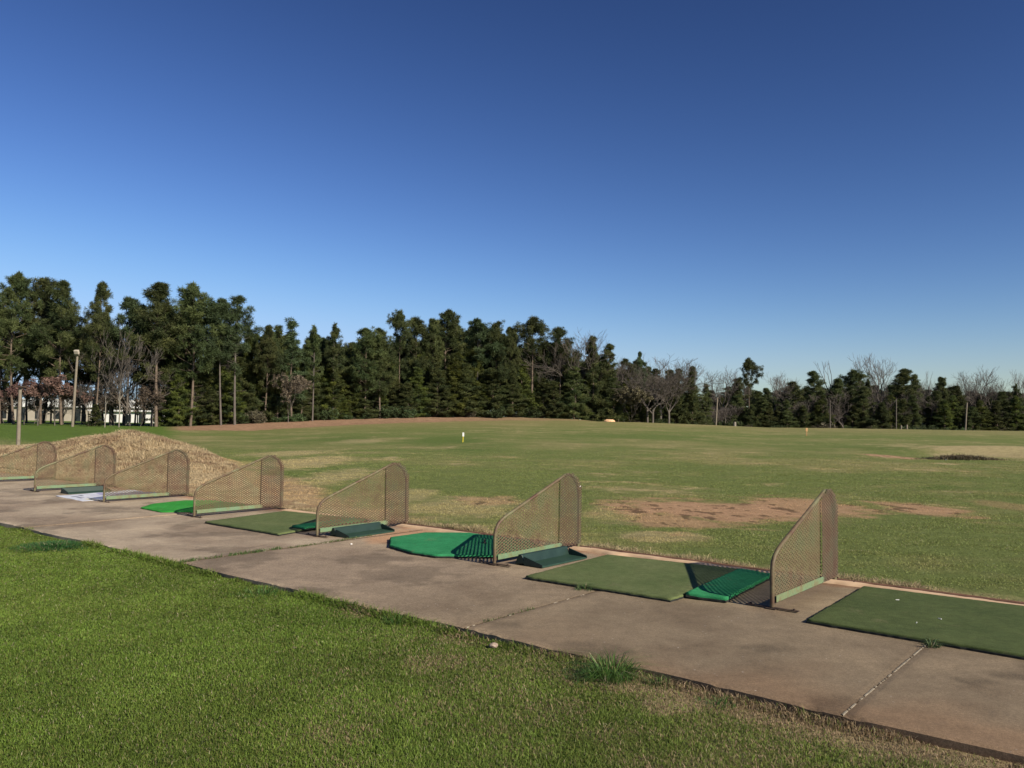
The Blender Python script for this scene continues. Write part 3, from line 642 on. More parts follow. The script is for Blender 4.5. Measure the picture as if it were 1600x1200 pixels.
def tuft(x, y, z, label, n=120, R=.10, h=.10, colr=(.075, .15, .03), line=None, seed=0, lean=1.1, w=.005, grp='grass tufts growing at the concrete'):
    r = np.random.default_rng(200 + seed)
    if z < -.03:
        s_, n_ = SN(x, y); n_ = min(n_, (N_NEAR - .03 if s_ < 9 else N_NEAR - .115) - R * .42); x, y, _ = W(s_, n_)
    if line is None: a = r.random(n) * 2 * np.pi; q = R * r.random(n) ** .9; dx = np.cos(a) * q; dy = np.sin(a) * q
    else: tt = r.random(n); k = fbm(tt * 9, tt * 0 + seed, 300, 2); sel = r.random(n) < sst(.3, .6, k) + (.2 if seed != 11 else .6); tt = tt[sel]; n = len(tt); dx = (tt - .5) * line[0] + r.normal(0, R, n); dy = (tt - .5) * line[1] + r.normal(0, R, n)
    q = np.hypot(dx, dy) / max(R, 1e-3); hh = h * (.25 + .85 * r.random(n) ** 1.4) * (1 - .45 * np.clip(q, 0, 1) ** 2 if line is None else 1); cc = np.tile(np.array(colr), (n, 1)); cc = jitter_cols(cc, r, .35, .1, .04)
    me = blades(dx, dy, np.zeros(n) - .004, hh, np.full(n, w), cc, lean, 400 + seed, 1.0, 'grass_tuft', None if line is not None else np.arctan2(dy, dx))
    o = link('grass_tuft', me, M['blade']); o.location = (x, y, z); tag(o, label, 'grass tuft', grp); return o
def jt(u, v): p = gp(u, v, 0); return p[0], p[1], .0
x, y, z = jt(955, 1046); tuft(x, y, -.06, 'large dark green grass clump leaning over the concrete edge, right of the stone', 560, .15, .22, (.075, .145, .032), lean=1.9, seed=1, w=.0055)
x, y, _ = gp(922, 1062, -.06); tuft(x, y, -.062, 'low leafy green clump just below the large dark green clump', 500, .20, .09, (.07, .13, .035), seed=12, w=.006)
x, y, _ = gp(1040, 1066, -.06); tuft(x, y, -.062, 'small green tuft at the concrete edge right of the large dark clump', 160, .10, .09, (.06, .12, .028), seed=2)
x, y, _ = gp(1120, 1102, -.06); tuft(x, y, -.062, 'small green tuft among the dead straw patch near the edge', 170, .13, .075, (.06, .13, .03), seed=3)
x, y, _ = gp(628, 972, -.06); tuft(x, y, -.06, 'spiky tuft at the concrete edge left of the grassy middle joint', 170, .13, .12, (.07, .14, .03), seed=4)
x, y, _ = gp(440, 925, -.06); tuft(x, y, -.062, 'wide rough tuft along the concrete edge left of centre', 420, .32, .10, (.065, .14, .03), seed=5, w=.006)
x, y, _ = gp(88, 856, -.06); tuft(x, y, -.062, 'lush deep green clump on the lawn at far left', 4200, .50, .10, (.05, .135, .034), lean=1.5, seed=6, w=.008)
x, y, _ = jt(915, 920); tuft(x, y, .0, 'weed tuft in the middle joint touching the olive mat', 190, .11, .075, (.08, .14, .05), seed=7)
x, y, _ = jt(1455, 1010); tuft(x, y, .0, 'spreading weed at the edge of the dark green mat', 70, .05, .10, (.09, .14, .06), seed=8, lean=1.7, w=.008)
a = W(4.31, 5.25); tuft(a[0], a[1], -.012, 'line of weeds in the middle joint near the lawn', 260, .012, .05, (.08, .145, .04), line=(.62 * NX, .62 * NY), seed=9)
a = W(8.55, 5.35); tuft(a[0], a[1], -.004, 'line of grass in the left joint near the lawn', 900, .02, .055, (.085, .145, .04), line=(1.3 * NX, 1.3 * NY), seed=10, w=.006)
a = W(8.56, 6.8); tuft(a[0], a[1], -.006, 'line of thin weeds in the left joint near the ball tray', 700, .022, .04, (.11, .145, .05), line=(1.3 * NX, 1.5 * NY), seed=11, w=.006)

# pale flakes of old filler in the joints
def filler(sj, n0, n1, label, frac=.6, seed=0):
    nn = np.arange(n0, n1, .006); k = sst(.66 - frac * .30, .72 - frac * .30, .6 * fbm(nn * 9, nn * 0 + seed, 510 + seed, 3) + .4 * fbm(nn * 42, nn * 0, 511 + seed, 2)); cx, cy, _ = W(sj, (n0 + n1) / 2)
    wv = .0050 + .004 * fbm(nn * 30, nn * 0, 520 + seed, 2); off = .003 * (fbm(nn * 3, nn * 0, 530, 3) - .5); m = len(nn)
    V = np.concatenate([np.stack([(sj + off + q * wv) * RX + nn * NX - cx, (sj + off + q * wv) * RY + nn * NY - cy, zz + k * .004 + .002 * fbm(nn * 40, nn * 0 + q, 540, 2)], 1) for q, zz in ((-1, -.012), (-.5, -.004), (.5, -.004), (1, -.012))])
    Fq = np.concatenate([np.stack([a * m + np.arange(m - 1), a * m + np.arange(1, m), (a + 1) * m + np.arange(1, m), (a + 1) * m + np.arange(m - 1)], 1) for a in range(3)])
    c = np.tile(C3(.10, .07, .045), (m, 1)) * (1 - k[:, None]) + C3(.40, .345, .27) * k[:, None] * (.75 + .4 * fbm(nn * 50, nn * 0, 550, 2)[:, None])
    o = link('joint_filler', npmesh('joint_filler', V, Fq, np.vstack([c] * 4)), M['ground']); o.location = (cx, cy, 0)
    tag(o, label, 'joint filler', 'broken joint filler in the concrete')
filler(1.49, N_NEAR, 8.5, 'broken white filler in the nearest concrete joint at right', .80, 1)
filler(4.31, N_NEAR, 8.5, 'soil and pale filler flakes in the middle concrete joint', .35, 2)
filler(8.55, N_NEAR, 8.5, 'soil filled concrete joint at the left, overgrown with grass', .10, 3)

# ------------------------------------------------------------------ small things
def rock(name, loc, size, mat, label, cat, seed=0, sq=(1, 1, .6)):
    r = np.random.default_rng(seed); n = 14; m = 10; V = []; 
    for i in range(m + 1):
        for j in range(n):
            a = j * 2 * math.pi / n; p = math.pi * i / m; d = np.array([math.sin(p) * math.cos(a), math.sin(p) * math.sin(a), math.cos(p)])
            k = .75 + .5 * float(fbm(np.array([d[0] * 1.7 + seed + d[2]]), np.array([d[1] * 1.7 + d[2] * 1.3]), 600 + seed, 3)[0]); V.append(d * size * k * np.array(sq))
    Fq = [(i * n + j, (i + 1) * n + j, (i + 1) * n + (j + 1) % n, i * n + (j + 1) % n) for i in range(m) for j in range(n)]
    me = bpy.data.meshes.new(name); me.from_pydata([tuple(v) for v in V], [], Fq); me.update(); o = link(name, me, mat); o.location = loc; return tag(o, label, cat)
x, y, _ = gp(771, 1018, -.08); rock('stone', (x, y, -.036), .034, M['stone'], 'small brown stone lying on the lawn by the concrete edge', 'stone', 3)
def ball(u, v, label, z=None, r=.0215):
    x, y, zz = hit(u, v) if z is None else gp(u, v, z); me = bpy.data.meshes.new('golf_ball'); import bmesh
    bm = bmesh.new(); bmesh.ops.create_icosphere(bm, subdivisions=3, radius=r); bm.to_mesh(me); bm.free(); me.polygons.foreach_set('use_smooth', [True] * len(me.polygons))
    o = link('golf_ball', me, M['ball']); o.location = (x, y, zz + r); tag(o, label, 'golf ball', 'golf balls')
ball(134, 738, 'white golf ball on the berm seen through the sixth divider'); o = rock('pebble', gp(549, 850, .006), .014, M['ball'], 'small white pebble on the concrete left of the emerald mat', 'pebble', 5)
ball(1478, 719, 'white golf ball on the field in front of the dark brush'); ball(906, 761, 'white golf ball on the field just right of the second nearest divider'); ball(86, 692, 'white golf ball far back on the bright green above the leftmost divider')
for i, (u, v, lab) in enumerate([(1432, 974, 'broken pale tee lying on the dark green mat, lowest of three'), (1471, 968, 'small pale tee bit on the dark green mat, middle of three'), (1405, 938, 'faint pale tee bit on the dark green mat, leftmost and highest of three')]):
    x, y, _ = gp(u, v, .037); b = MB(); a = 1 + i; b.tube([(0, 0, 0), (.03 * math.cos(a), .03 * math.sin(a), 0)], [.004, .0025], 6); o = b.build('broken_tee', M['ball']); o.location = (x, y, .041); tag(o, lab, 'golf tee', 'broken tees on the dark green mat')

# range markers
def marker(u, v, hgt, w, cols_, label):
    x, y, z = hit(u, v); root = empty('range_marker', (x, y, z)); b = MB(); b.tube([(0, 0, -.1), (.02, 0, hgt * .62)], w, 8); b.build('post', cols_[0], root)
    b = MB(); b.box((.025, 0, hgt * .80), (w * 4.2, w * 1.2, hgt * .42)); b.build('marker_head', cols_[1], root, .01); tag(root, label, 'range marker', 'distance markers on the field')
marker(723, 691, .58, .026, (M['yellow'], M['white']), 'small yellow and white distance marker standing in the middle of the field')
marker(1260, 681, .75, .05, (M['orange'], M['orange']), 'pale orange distance marker on the right of the field')
marker(1547, 671, .5, .07, (M['greywall'], M['white']), 'tiny pale marker on the crest near the right edge')
# clay heap on the crest
x, y, z = at_depth(952, 656, 122); z = ter(x, y); o = rock('clay_heap', (x, y, z - .05), .78, M['clay'], 'pale orange clay heap on the crest in front of the trees', 'clay heap', 9, (1.05, .9, .55))

# brush pile in the hollow
def brush(u, v, label, n, rx, ry, h, colr, seed):
    x, y, z = hit(u, v); r = np.random.default_rng(seed); b = MB(); dx = r.normal(0, rx / 2, n); dy = r.normal(0, ry / 2, n)
    cc = np.tile(np.array(colr), (n, 1)) * (.5 + r.random(n))[:, None]; zz = terrain(x + dx, y + dy) - z
    me = blades(dx, dy, zz - .01, h * (.3 + r.random(n)) * np.exp(-(dx / rx) ** 2), np.full(n, .03), cc, 1.8, seed, .8, 'brush_pile'); o = link('brush_pile', me, M['dryblade']); o.location = (x, y, z); tag(o, label, 'brush pile')
brush(1503, 718, 'dark heap of dead brush in a hollow at the right of the field', 2200, 1.6, .6, .26, (.14, .11, .065), 31)
brush(1468, 717, 'low green weedy patch at the left of the dark brush heap', 1300, .9, .5, .10, (.11, .14, .05), 32)

# ------------------------------------------------------------------ poles
def pole(u, vb, vt, Y, r, mat, label, lean=0, head=None):
    x, y, _ = at_depth(u, vb, Y); z = ter(x, y); top = at_depth(u, vt, Y)[2]; root = empty('wooden_pole', (x, y, z)); H = top - z
    b = MB(); b.tube([(0, 0, -.3), (lean * .5, 0, H * .5), (lean, 0, H)], [r * 1.12, r, r * .86], 12); b.build('shaft', mat, root)
    if head: head(root, H, lean)
    tag(root, label, 'pole', 'poles standing round the field'); return root
def cap(root, H, lean): b = MB(); b.box((lean, 0, H + .02), (.34, .34, .06)); b.build('metal_cap', M['rust'], root)
def lamp(root, H, lean):
    b = MB(); b.box((lean, -.12, H + .1), (.5, .10, .10)); b.build('crossarm', M['wood'], root)
    for dx in (.08,):
        l = MB(); l.box((lean + dx, -.3, H + .35), (.46, .3, .42), 0, .5); l.build('floodlight', M['beige'], root, .06)
pole(28, 703, 605, 35, .075, M['wood'], 'pale wooden pole at the far left, behind the leftmost divider', 0, cap)
pole(113, 668, 556, 80, .12, M['wood'], 'tall wooden floodlight pole with a white lamp among the left pines', .25, lamp)
pole(1118, 664, 621, 128, .12, M['wood'], 'slender wooden pole just right of the end of the middle woods', .3)
pole(1297, 669, 626, 128, .08, M['greybark'], 'thin dull pole in front of the dark right hand trees, second from left')
pole(1400, 670, 624, 128, .08, M['greybark'], 'thin dull pole in front of the right hand trees, left of the pale leaning pole', .1)
pole(1507, 671, 629, 128, .11, M['wood'], 'pale leaning pole before the dark trees near the right edge', .45)
def stub(u, v, Y, H, w, lab, mat): x, y, _ = at_depth(u, v, Y); b = MB(); b.tube([(0, 0, -.5), (0, 0, H * .5), (0, 0, H)], [w, w * .95, w * .8], 8); o = b.build('post', mat); o.location = (x, y, ter(x, y)); tag(o, lab, 'post', 'low posts beyond the crest')
stub(1408, 670, 124, 1.5, .14, 'low grey post on the crest, left of a pair below the right hand trees', M['wood']); stub(1417, 670, 124, 1.6, .17, 'low grey post on the crest, right of a pair below the right hand trees', M['wood'])
stub(1148, 666, 126, 1.3, .26, 'stout pale post on the crest right of the slender pole', M['palebark']); stub(966, 657, 128, .6, .1, 'tiny dark post beside the clay heap', M['rust'])

# ------------------------------------------------------------------ trees
def unit(v): return v / np.linalg.norm(v, axis=-1, keepdims=True)
class TreeMesh:
    def __init__(s, seed): s.r = np.random.default_rng(seed); s.seg = []; s.cl = []
    def limb(s, pts, r0, r1):
        pts = np.array(pts); k = len(pts)
        for i in range(k - 1): s.seg.append((pts[i], pts[i + 1], r0 + (r1 - r0) * i / (k - 1), r0 + (r1 - r0) * (i + 1) / (k - 1)))
    def clump(s, p, R, c): s.cl.append((p[0], p[1], p[2], R, c[0], c[1], c[2]))
    def trunk_mesh(s, name, k=5, sel=None):
        S_ = s.seg if sel is None else sel; a = np.array([q[0] for q in S_]); b = np.array([q[1] for q in S_]); ra = np.array([q[2] for q in S_]); rb = np.array([q[3] for q in S_])
        d = unit(b - a + 1e-9); h = np.where(np.abs(d[:, 2:3]) < .9, np.array([[0, 0, 1.]]), np.array([[1., 0, 0]])); u_ = unit(np.cross(d, h)); v_ = np.cross(d, u_)
        an = np.arange(k) * 2 * np.pi / k; ring = lambda p, r: p[:, None] + r[:, None, None] * (np.cos(an)[None, :, None] * u_[:, None] + np.sin(an)[None, :, None] * v_[:, None])
        V = np.concatenate([ring(a, ra), ring(b + d * rb[:, None] * .3, rb)], 1).reshape(-1, 3); i = np.arange(len(a))[:, None] * 2 * k; q = np.arange(k)
        Fq = np.stack([i + q, i + (q + 1) % k, i + k + (q + 1) % k, i + k + q], -1).reshape(-1, 4); return npmesh(name, V, Fq, None, True)
    def crown_mesh(s, name, per=26, ln=.95, wd=.20, flat=.92, up=.35):
        c = np.array(s.cl); m = len(c); r = s.r; p = np.repeat(c[:, :3], per, 0); R = np.repeat(c[:, 3], per); cc = np.repeat(c[:, 4:7], per, 0); n = len(p)
        d = unit(r.normal(0, 1, (n, 3)) + [0, 0, up]); q = p + d * (R * r.random(n) ** .6 * .55)[:, None] * [1, 1, flat]; L = R * ln * (.55 + .7 * r.random(n)); d2 = unit(d + r.normal(0, .45, (n, 3)))
        side = unit(np.cross(d2, r.normal(0, 1, (n, 3)))); w = (R * wd * (.6 + .8 * r.random(n)))[:, None]; e = q + d2 * L[:, None] * [1, 1, flat]
        V = np.stack([q - side * w * .5, q + side * w * .5, e + side * w * .35, e - side * w * .35], 1).reshape(-1, 3)
        cc = cc * (.7 + .6 * r.random(n))[:, None]; return npmesh(name, V, np.arange(4 * n).reshape(-1, 4), np.repeat(cc, 4, 0))
GA, GB = np.array([.042, .060, .024]), np.array([.115, .128, .044]); GC = np.array([.024, .044, .026])
def pine(seed, H=20., low=.36, spread=3.7, nb=92, gap=0.0, col2=GB, csz=.40):
    T = TreeMesh(seed); r = T.r; bend = r.normal(0, .35, 2); tr = lambda h: np.array([bend[0] * math.sin(h / H * 2.6), bend[1] * math.sin(h / H * 2.1 + .5), h])
    T.limb([tr(h) for h in np.linspace(0, H * .985, 12)], .21, .035); bend_h = list(np.sort(low + (1 - low) * r.random(nb) ** .85)) 
    lobe = r.random(6) * 2 * np.pi
    for f in bend_h:
        q = (f - low) / (1 - low); prof = spread * (min(1, q / .22) ** .6) * (1 - q) ** .55 + .35; prof *= .55 + .75 * r.random(); a = r.random() * 2 * np.pi; prof *= 1 + .25 * math.cos(a - lobe[int(q * 5.99)])
        if r.random() < gap: continue
        e = rad(r.uniform(-8, 38) + 35 * q); p0 = tr(f * H * .97); d = np.array([math.cos(a) * math.cos(e), math.sin(a) * math.cos(e), math.sin(e)])
        p1 = p0 + d * prof * .55; p2 = p0 + d * prof + [0, 0, prof * .12]; T.limb([p0, p1, p2], .045 * (1.2 - q), .015); n = max(4, int(prof * 3.6))
        ct = GA + (col2 - GA) * np.clip(r.normal(.35, .28), 0, 1)
        for k in range(n):
            tt = 1 - .62 * (k / n) * r.random() if k else 1; pp = p0 + (p2 - p0) * tt + r.normal(0, .26 * prof / 2, 3) * [1, 1, .8]; T.clump(pp, csz * (.7 + .55 * r.random()), ct * (.8 + .4 * r.random()))
    for k in range(5): T.clump(tr(H * .985) + r.normal(0, .28, 3) - [0, 0, .3 * k * .6], csz * .75, GA * 1.3)
    for k in range(9):
        f = low * (.35 + .65 * r.random()); a = r.random() * 6.28; p0 = tr(f * H); L = .5 + 1.3 * r.random(); T.limb([p0, p0 + [math.cos(a) * L, math.sin(a) * L, .1 * L]], .022, .01)
    return T.trunk_mesh("pine_trunk"), T.crown_mesh("pine_crown", 56, ln=1.05, wd=.105)
def conifer(seed, H=12., spread=2.8, nb=170, low=.03, col2=GB, droop=0.0, csz=.40, power=.75):
    T = TreeMesh(seed); r = T.r; tr = lambda h: np.array([.12 * math.sin(h), .1 * math.cos(h * .7), h]); T.limb([tr(h) for h in np.linspace(0, H * .98, 10)], .17, .02); lob = r.random(8) * 6.28
    for f in low + (1 - low) * r.random(nb):
        q = f; prof = spread * (1 - q) ** power * min(1, (q + .12) / .2) ** .5 + .18; prof *= .55 + .65 * r.random(); a = r.random() * 6.28; prof *= 1 + .28 * math.cos(a - lob[int(q * 7.99)])
        e = rad(r.uniform(-8, 22) + 30 * q - droop); p0 = tr(f * H); d = np.array([math.cos(a) * math.cos(e), math.sin(a) * math.cos(e), math.sin(e)]); p2 = p0 + d * prof
        T.limb([p0, p2], .028, .01); n = max(3, int(prof * 3.2)); ct = GA + (col2 - GA) * np.clip(r.normal(.52, .28), 0, 1)
        for k in range(n): T.clump(p0 + (p2 - p0) * (.35 + .65 * (k + 1) / n) + r.normal(0, .14, 3) * [1, 1, .6], csz * (.65 + .5 * r.random()), ct * (.8 + .4 * r.random()))
    for k in range(3): T.clump(tr(H * .98) - [0, 0, .25 * k], csz * .5, GA * 1.3)
    return T.trunk_mesh('conifer_trunk'), T.crown_mesh("conifer_crown", 50, ln=1.05, wd=.11, flat=.7)
def bare(seed, H=16., spread=.9, depth=6, r0=.20, fork=.32, dead=False, leaf=None, sparse=False):
    T = TreeMesh(seed); r = T.r; tw = []
    def grow(p, d, L, rr, k):
        n = 3; pts = [p]; 
        for i in range(n): d = unit(d + r.normal(0, .13, 3) + [0, 0, .02]); p = p + d * L / n; pts.append(p)
        T.limb(pts, rr, max(rr * .62, .012))
        if leaf is not None and k <= 2: (T.clump(p, .34, leaf * (.6 + .8 * r.random())) if r.random() < .75 else None)
        if k == 0: return
        m = 3 if leaf is None or r.random() < .6 else 2
        if dead: m = 2
        if sparse: m = 2 if r.random() < .6 else 3
        for j in range(m):
            dd = unit(d + unit(r.normal(0, 1, 3)) * spread * (.6 + .5 * r.random()) + [0, 0, .22]); grow(pts[-1] if j < 2 else pts[r.integers(1, 3)], dd, L * (.66 + .2 * r.random()), max(rr * .60, .020), k - 1)
    p0 = np.zeros(3); hf = H * fork; T.limb([p0, [.05, .03, hf * .5], [.0, .06, hf]], r0, r0 * .8)
    L = H * (1 - fork) * .33
    for j in range(3 if not dead else 2): a = r.random() * 6.28; grow(np.array([0, .06, hf * (1 - .12 * j)]), unit(np.array([math.cos(a) * spread * .8, math.sin(a) * spread * .8, 1.])), L, r0 * .62, depth - 1)
    zmax = max(q[1][2] for q in T.seg); kz = H / zmax
    T.seg = [(np.array(a) * [1, 1, kz], np.array(b) * [1, 1, kz], c, d) for a, b, c, d in T.seg]
    main = [q for q in T.seg if q[2] > .06]; fine = [q for q in T.seg if q[2] <= .06]
    if leaf is not None: T.cl = [(c[0], c[1], c[2] * kz) + tuple(c[3:]) for c in T.cl]; return T.trunk_mesh('branches', 4), T.crown_mesh('leaf_crown', 12, .6, .42)
    return T.trunk_mesh('trunk', 5, main), T.trunk_mesh('twigs', 3, fine)
def shrub(seed, R=1.5, colr=GB, H=2.0, n=110):
    T = TreeMesh(seed); r = T.r
    for k in range(9): a = r.random() * 6.28; T.limb([(0, 0, 0), (math.cos(a) * R * .4, math.sin(a) * R * .4, H * .55), (math.cos(a) * R * .7, math.sin(a) * R * .7, H * .9)], .035, .01)
    for k in range(n): d = unit(r.normal(0, 1, 3)) * r.random() ** .45; T.clump((d[0] * R, d[1] * R, H * .5 + d[2] * H * .5), .34 * (.6 + .7 * r.random()), np.array(colr) * (.6 + .8 * r.random()))
    return T.trunk_mesh('stems', 4), T.crown_mesh('foliage', 20, .8, .25)
YG = np.array([.125, .145, .030]); BR = np.array([.105, .082, .060]); RD = np.array([.15, .088, .075]); PALE = np.array([.085, .115, .055])
PR = {}
def reg(kind, H, lst, tm, cm, names): PR[kind] = (H, lst, tm, cm, names)
reg('pine', 20, [pine(11, low=.28, nb=105), pine(12, nb=110, low=.3, spread=4.2), pine(13, low=.34, nb=96), pine(14, low=.24, spread=3.9, nb=120), pine(15, low=.32, spread=3.2, nb=96)], 'bark', 'leaf', ('trunk', 'crown'))
reg('tallpine', 18, [pine(81, 18., .10, 2.8, 150), pine(82, 18., .08, 3.2, 160), pine(83, 18., .14, 2.6, 140), pine(84, 18., .06, 3.0, 150, col2=YG)], 'bark', 'leaf', ('trunk', 'crown'))
reg('thinpine', 20, [pine(21, low=.42, spread=2.7, nb=52, col2=PALE, csz=.46), pine(22, low=.5, spread=3.0, nb=44, col2=PALE, csz=.48), pine(23, low=.36, spread=2.4, nb=56, csz=.44)], 'greybark', 'leaf', ('trunk', 'crown'))
reg('lollipop', 18, [pine(31, 18., .62, 2.9, 56), pine(32, 18., .56, 3.1, 56, gap=.1)], 'bark', 'leaf', ('trunk', 'crown'))
reg('conifer', 12, [conifer(41), conifer(42, spread=3.0, nb=135), conifer(43, spread=2.3, nb=110), conifer(44, spread=2.8, power=.6, nb=140)], 'bark', 'leaf', ('trunk', 'crown'))
reg('yellow', 12, [conifer(45, col2=YG), conifer(46, spread=2.9, col2=YG, nb=130)], 'bark', 'leaf', ('trunk', 'crown'))
reg('spruce', 12, [conifer(47, spread=3.0, nb=60, low=.2, droop=10, col2=PALE, csz=.4, power=1.0)], 'bark', 'leaf', ('trunk', 'crown'))
reg('bare', 16, [bare(51, r0=.27, spread=.75), bare(52, r0=.3, spread=.85), bare(53, r0=.26, spread=.65), bare(54, r0=.28, spread=.75)], 'greybark', 'greybark', ('trunk', 'crown'))
reg('dead', 14, [bare(55, 14., .55, 4, .16, .45, True)], 'greybark', 'greybark', ('trunk', 'crown'))
reg('palebare', 14, [bare(56, 14., .5, 6, .11, .35, sparse=True), bare(57, 14., .5, 6, .10, .4, sparse=True)], 'palebark', 'greybark', ('trunk', 'crown'))
reg('redleaf', 9, [bare(58, 9., .7, 6, .10, .36, False, RD), bare(59, 9., .7, 6, .10, .2, False, BR * 1.2)], 'greybark', 'leaf', ('trunk', 'crown'))
reg('brown', 7, [bare(60, 7., .7, 6, .07, .08, False, BR), bare(61, 7., .75, 6, .07, .06, False, BR * .8 + GB * .3)], 'greybark', 'leaf', ('trunk', 'crown'))
reg('shrub', 2, [shrub(71, 1.5, GA * 1.6), shrub(72, 1.8, GA * 1.3), shrub(73, 1.5, BR * .7 + GA * .3)], 'greybark', 'leaf', ('stems', 'foliage'))
OBJN = dict(pine='pine_tree', tallpine='pine_tree', thinpine='pine_tree', lollipop='pine_tree', conifer='conifer_tree', yellow='conifer_tree', spruce='spruce_tree', bare='bare_tree', dead='dead_tree', palebare='bare_tree', redleaf='red_leaved_tree', brown='brown_leaved_tree', shrub='shrub')
CATN = dict(shrub='shrub')
rt = random.Random(77)
def plant(kind, u, vt, Y, label, group, wf=1.0, var=None, Hd=None):
    H0, lst, tm, cm, names = PR[kind]; x, y, zt = at_depth(u, vt, Y); z = ter(x, y); H = (zt - z) if Hd is None else Hd
    root = empty(OBJN[kind], (x, y, z - .15), rt.random() * 6.28); tme, cme = lst[var if var is not None else rt.randrange(len(lst))]
    link(names[0], tme, M[tm], root); link(names[1], cme, M[cm], root); h = max(H, .5) / H0; w = h ** .75 * wf * rt.uniform(.86, 1.06) * (.86 if 'pine' in kind else 1); root.scale = (w, w, h)
    tag(root, label, CATN.get(kind, 'tree'), group); return root
GH = 'trees that make the skyline'
HERO = [
 ('pine', 36, 430, 92, 'tall dark pine with a rounded top, leftmost full crown in the photo', 1.1), ('pine', 73, 432, 95, 'tall broad pine just right of the leftmost rounded crown', 1.15),
 ('pine', 105, 438, 93, 'tall pine with a wide flat top left of the lone round topped pine', 1.2), ('pine', 155, 440, 92, 'pine with a lone round top between two gaps of sky on the left', .95),
 ('thinpine', 201, 465, 94, 'thin ragged pine in the dip of the left skyline', 1.2), ('pine', 253, 440, 93, 'broad bushy pine with a domed top right of the dip in the left skyline', 1.3),
 ('pine', 298, 444, 94, 'twin of the domed pine, standing right beside it with a slightly lower top', 1.2), ('thinpine', 350, 467, 96, 'slim pine between the domed pair and the open crowned pine', 1.1),
 ('thinpine', 374, 463, 97, 'open crowned pine with sky showing through and a long pale trunk', 1.3), ('pine', 8, 480, 93, 'pine cut by the left edge of the photo', 1.1),
 ('pine', 417, 507, 104, 'lower bushy pine right of the open crowned pine', 1.0), ('conifer', 436, 508, 106, 'narrow dark conifer left of the feathery spruce', .7), ('spruce', 457, 501, 106, 'feathery spruce with drooping layered boughs and a pointed top', 1.0),
 ('thinpine', 491, 509, 108, 'slender pine just right of the feathery spruce', .9), ('thinpine', 523, 506, 112, 'thin pale pine left of the broad low green dome', 1.0),
 ('pine', 572, 512, 116, 'broad green domed pine filling the lower part of the middle skyline', 1.4), ('pine', 596, 514, 117, 'bushy pine on the right shoulder of the broad green dome', 1.1),
 ('lollipop', 626, 487, 122, 'narrow pine with a small round head standing above its neighbours', .75), ('pine', 652, 500, 124, 'pine with a lumpy top right of the small round headed pine', 1.0),
 ('pine', 679, 497, 125, 'dark pine just left of the highest middle pine', 1.0), ('pine', 707, 486, 126, 'highest pine of the middle woods with a wide ragged top', 1.15), ('thinpine', 742, 498, 126, 'pale grey green pine right of the highest middle pine', 1.2),
 ('pine', 776, 504, 127, 'dark round pine right of the pale grey green pine', 1.15), ('pine', 798, 510, 127, 'dark pine left of the tall umbrella shaped pine', .9),
 ('lollipop', 831, 497, 128, 'umbrella shaped pine with a bare upper trunk against the sky', 1.1), ('lollipop', 873, 514, 129, 'smaller umbrella topped pine with bare branches around it', 1.0),
 ('bare', 858, 530, 132, 'bare grey tree between the two umbrella shaped pines', 1.0), ('bare', 902, 512, 131, 'tall bare tree with pale twigs right of the umbrella topped pines', 1.1),
 ('conifer', 927, 527, 130, 'dark pointed conifer right of the tall pale twigged tree', .8), ('conifer', 952, 539, 131, 'second pointed conifer, right of the first dark one', .9), ('bare', 975, 553, 134, 'bare tree in the notch beside the pointed conifers', .9),
 ('thinpine', 999, 550, 134, 'small round headed pine among bare trees', .8), ('bare', 1032, 549, 134, 'wide bare tree with a rounded twiggy crown before the gap in the skyline', 1.25), ('bare', 1012, 565, 132, 'bare brown tree left of the rounded twiggy crown', 1.1),
 ('conifer', 1059, 577, 136, 'small dark conifer at the right end of the middle woods', .8), ('conifer', 1081, 573, 136, 'last pointed conifer of the middle woods', .9), ('conifer', 1103, 600, 150, 'low conifer in the gap right of the middle woods', 1.0),
 ('bare', 1128, 570, 175, 'rounded bare tree in the gap, left of the layered little pine', 0.94), ('lollipop', 1171, 561, 178, 'small layered pine with a dark tufted head above bare trees', .8), ('bare', 1208, 578, 180, 'low wide bare tree right of the layered little pine', 1.09),
 ('conifer', 1151, 592, 176, 'dark conifer below the layered little pine, at its left', 1.2), ('conifer', 1240, 597, 176, 'dark conifer right of the low wide bare tree', 1.3), ('conifer', 1271, 581, 178, 'dark blunt conifer left of the forked bare tree', 1.2),
 ('dead', 1298, 562, 181, 'forked bare tree with few branches rising between dark conifers', 1.3), ('conifer', 1308, 592, 177, 'dark conifer under the forked bare tree', 1.2), ('lollipop', 1333, 579, 178, 'dark flat topped pine with layered boughs left of the tallest bare tree', 1.15),
 ('bare', 1374, 547, 182, 'tallest bare tree on the right with wide upswept branches', 0.9), ('thinpine', 1356, 592, 180, 'thin grey pine beneath the tallest bare tree', 1.0), ('conifer', 1411, 578, 178, 'dark conifer right of the tallest bare tree', 1.2),
 ('conifer', 1429, 586, 177, 'dark spired conifer with a side top, left of the dead snag', .9), ('dead', 1446, 578, 180, 'dead snag with a single long spike', .7), ('pine', 1471, 588, 178, 'dark dome topped pine right of the dead snag', 1.0),
 ('conifer', 1495, 603, 177, 'low dark conifer left of the wide bare tree near the right edge', 1.2), ('bare', 1524, 569, 182, 'wide spreading bare tree near the right edge', 0.98), ('bare', 1550, 590, 183, 'hazy grey bare tree right of the wide spreading one', 0.94),
 ('bare', 1500, 585, 183, 'faint bare tree left of the wide spreading one', 0.7), ('thinpine', 1588, 600, 180, 'small grey pine near the right edge', .9), ('bare', 1600, 576, 182, 'bare tree cut by the right edge of the photo', 0.86), ('conifer', 1565, 612, 176, 'low dark conifer second from the right edge', 1.3)]
for (k, u, v, Y, lab, wf) in HERO: plant(k, u, v, Y, lab, GH, wf)
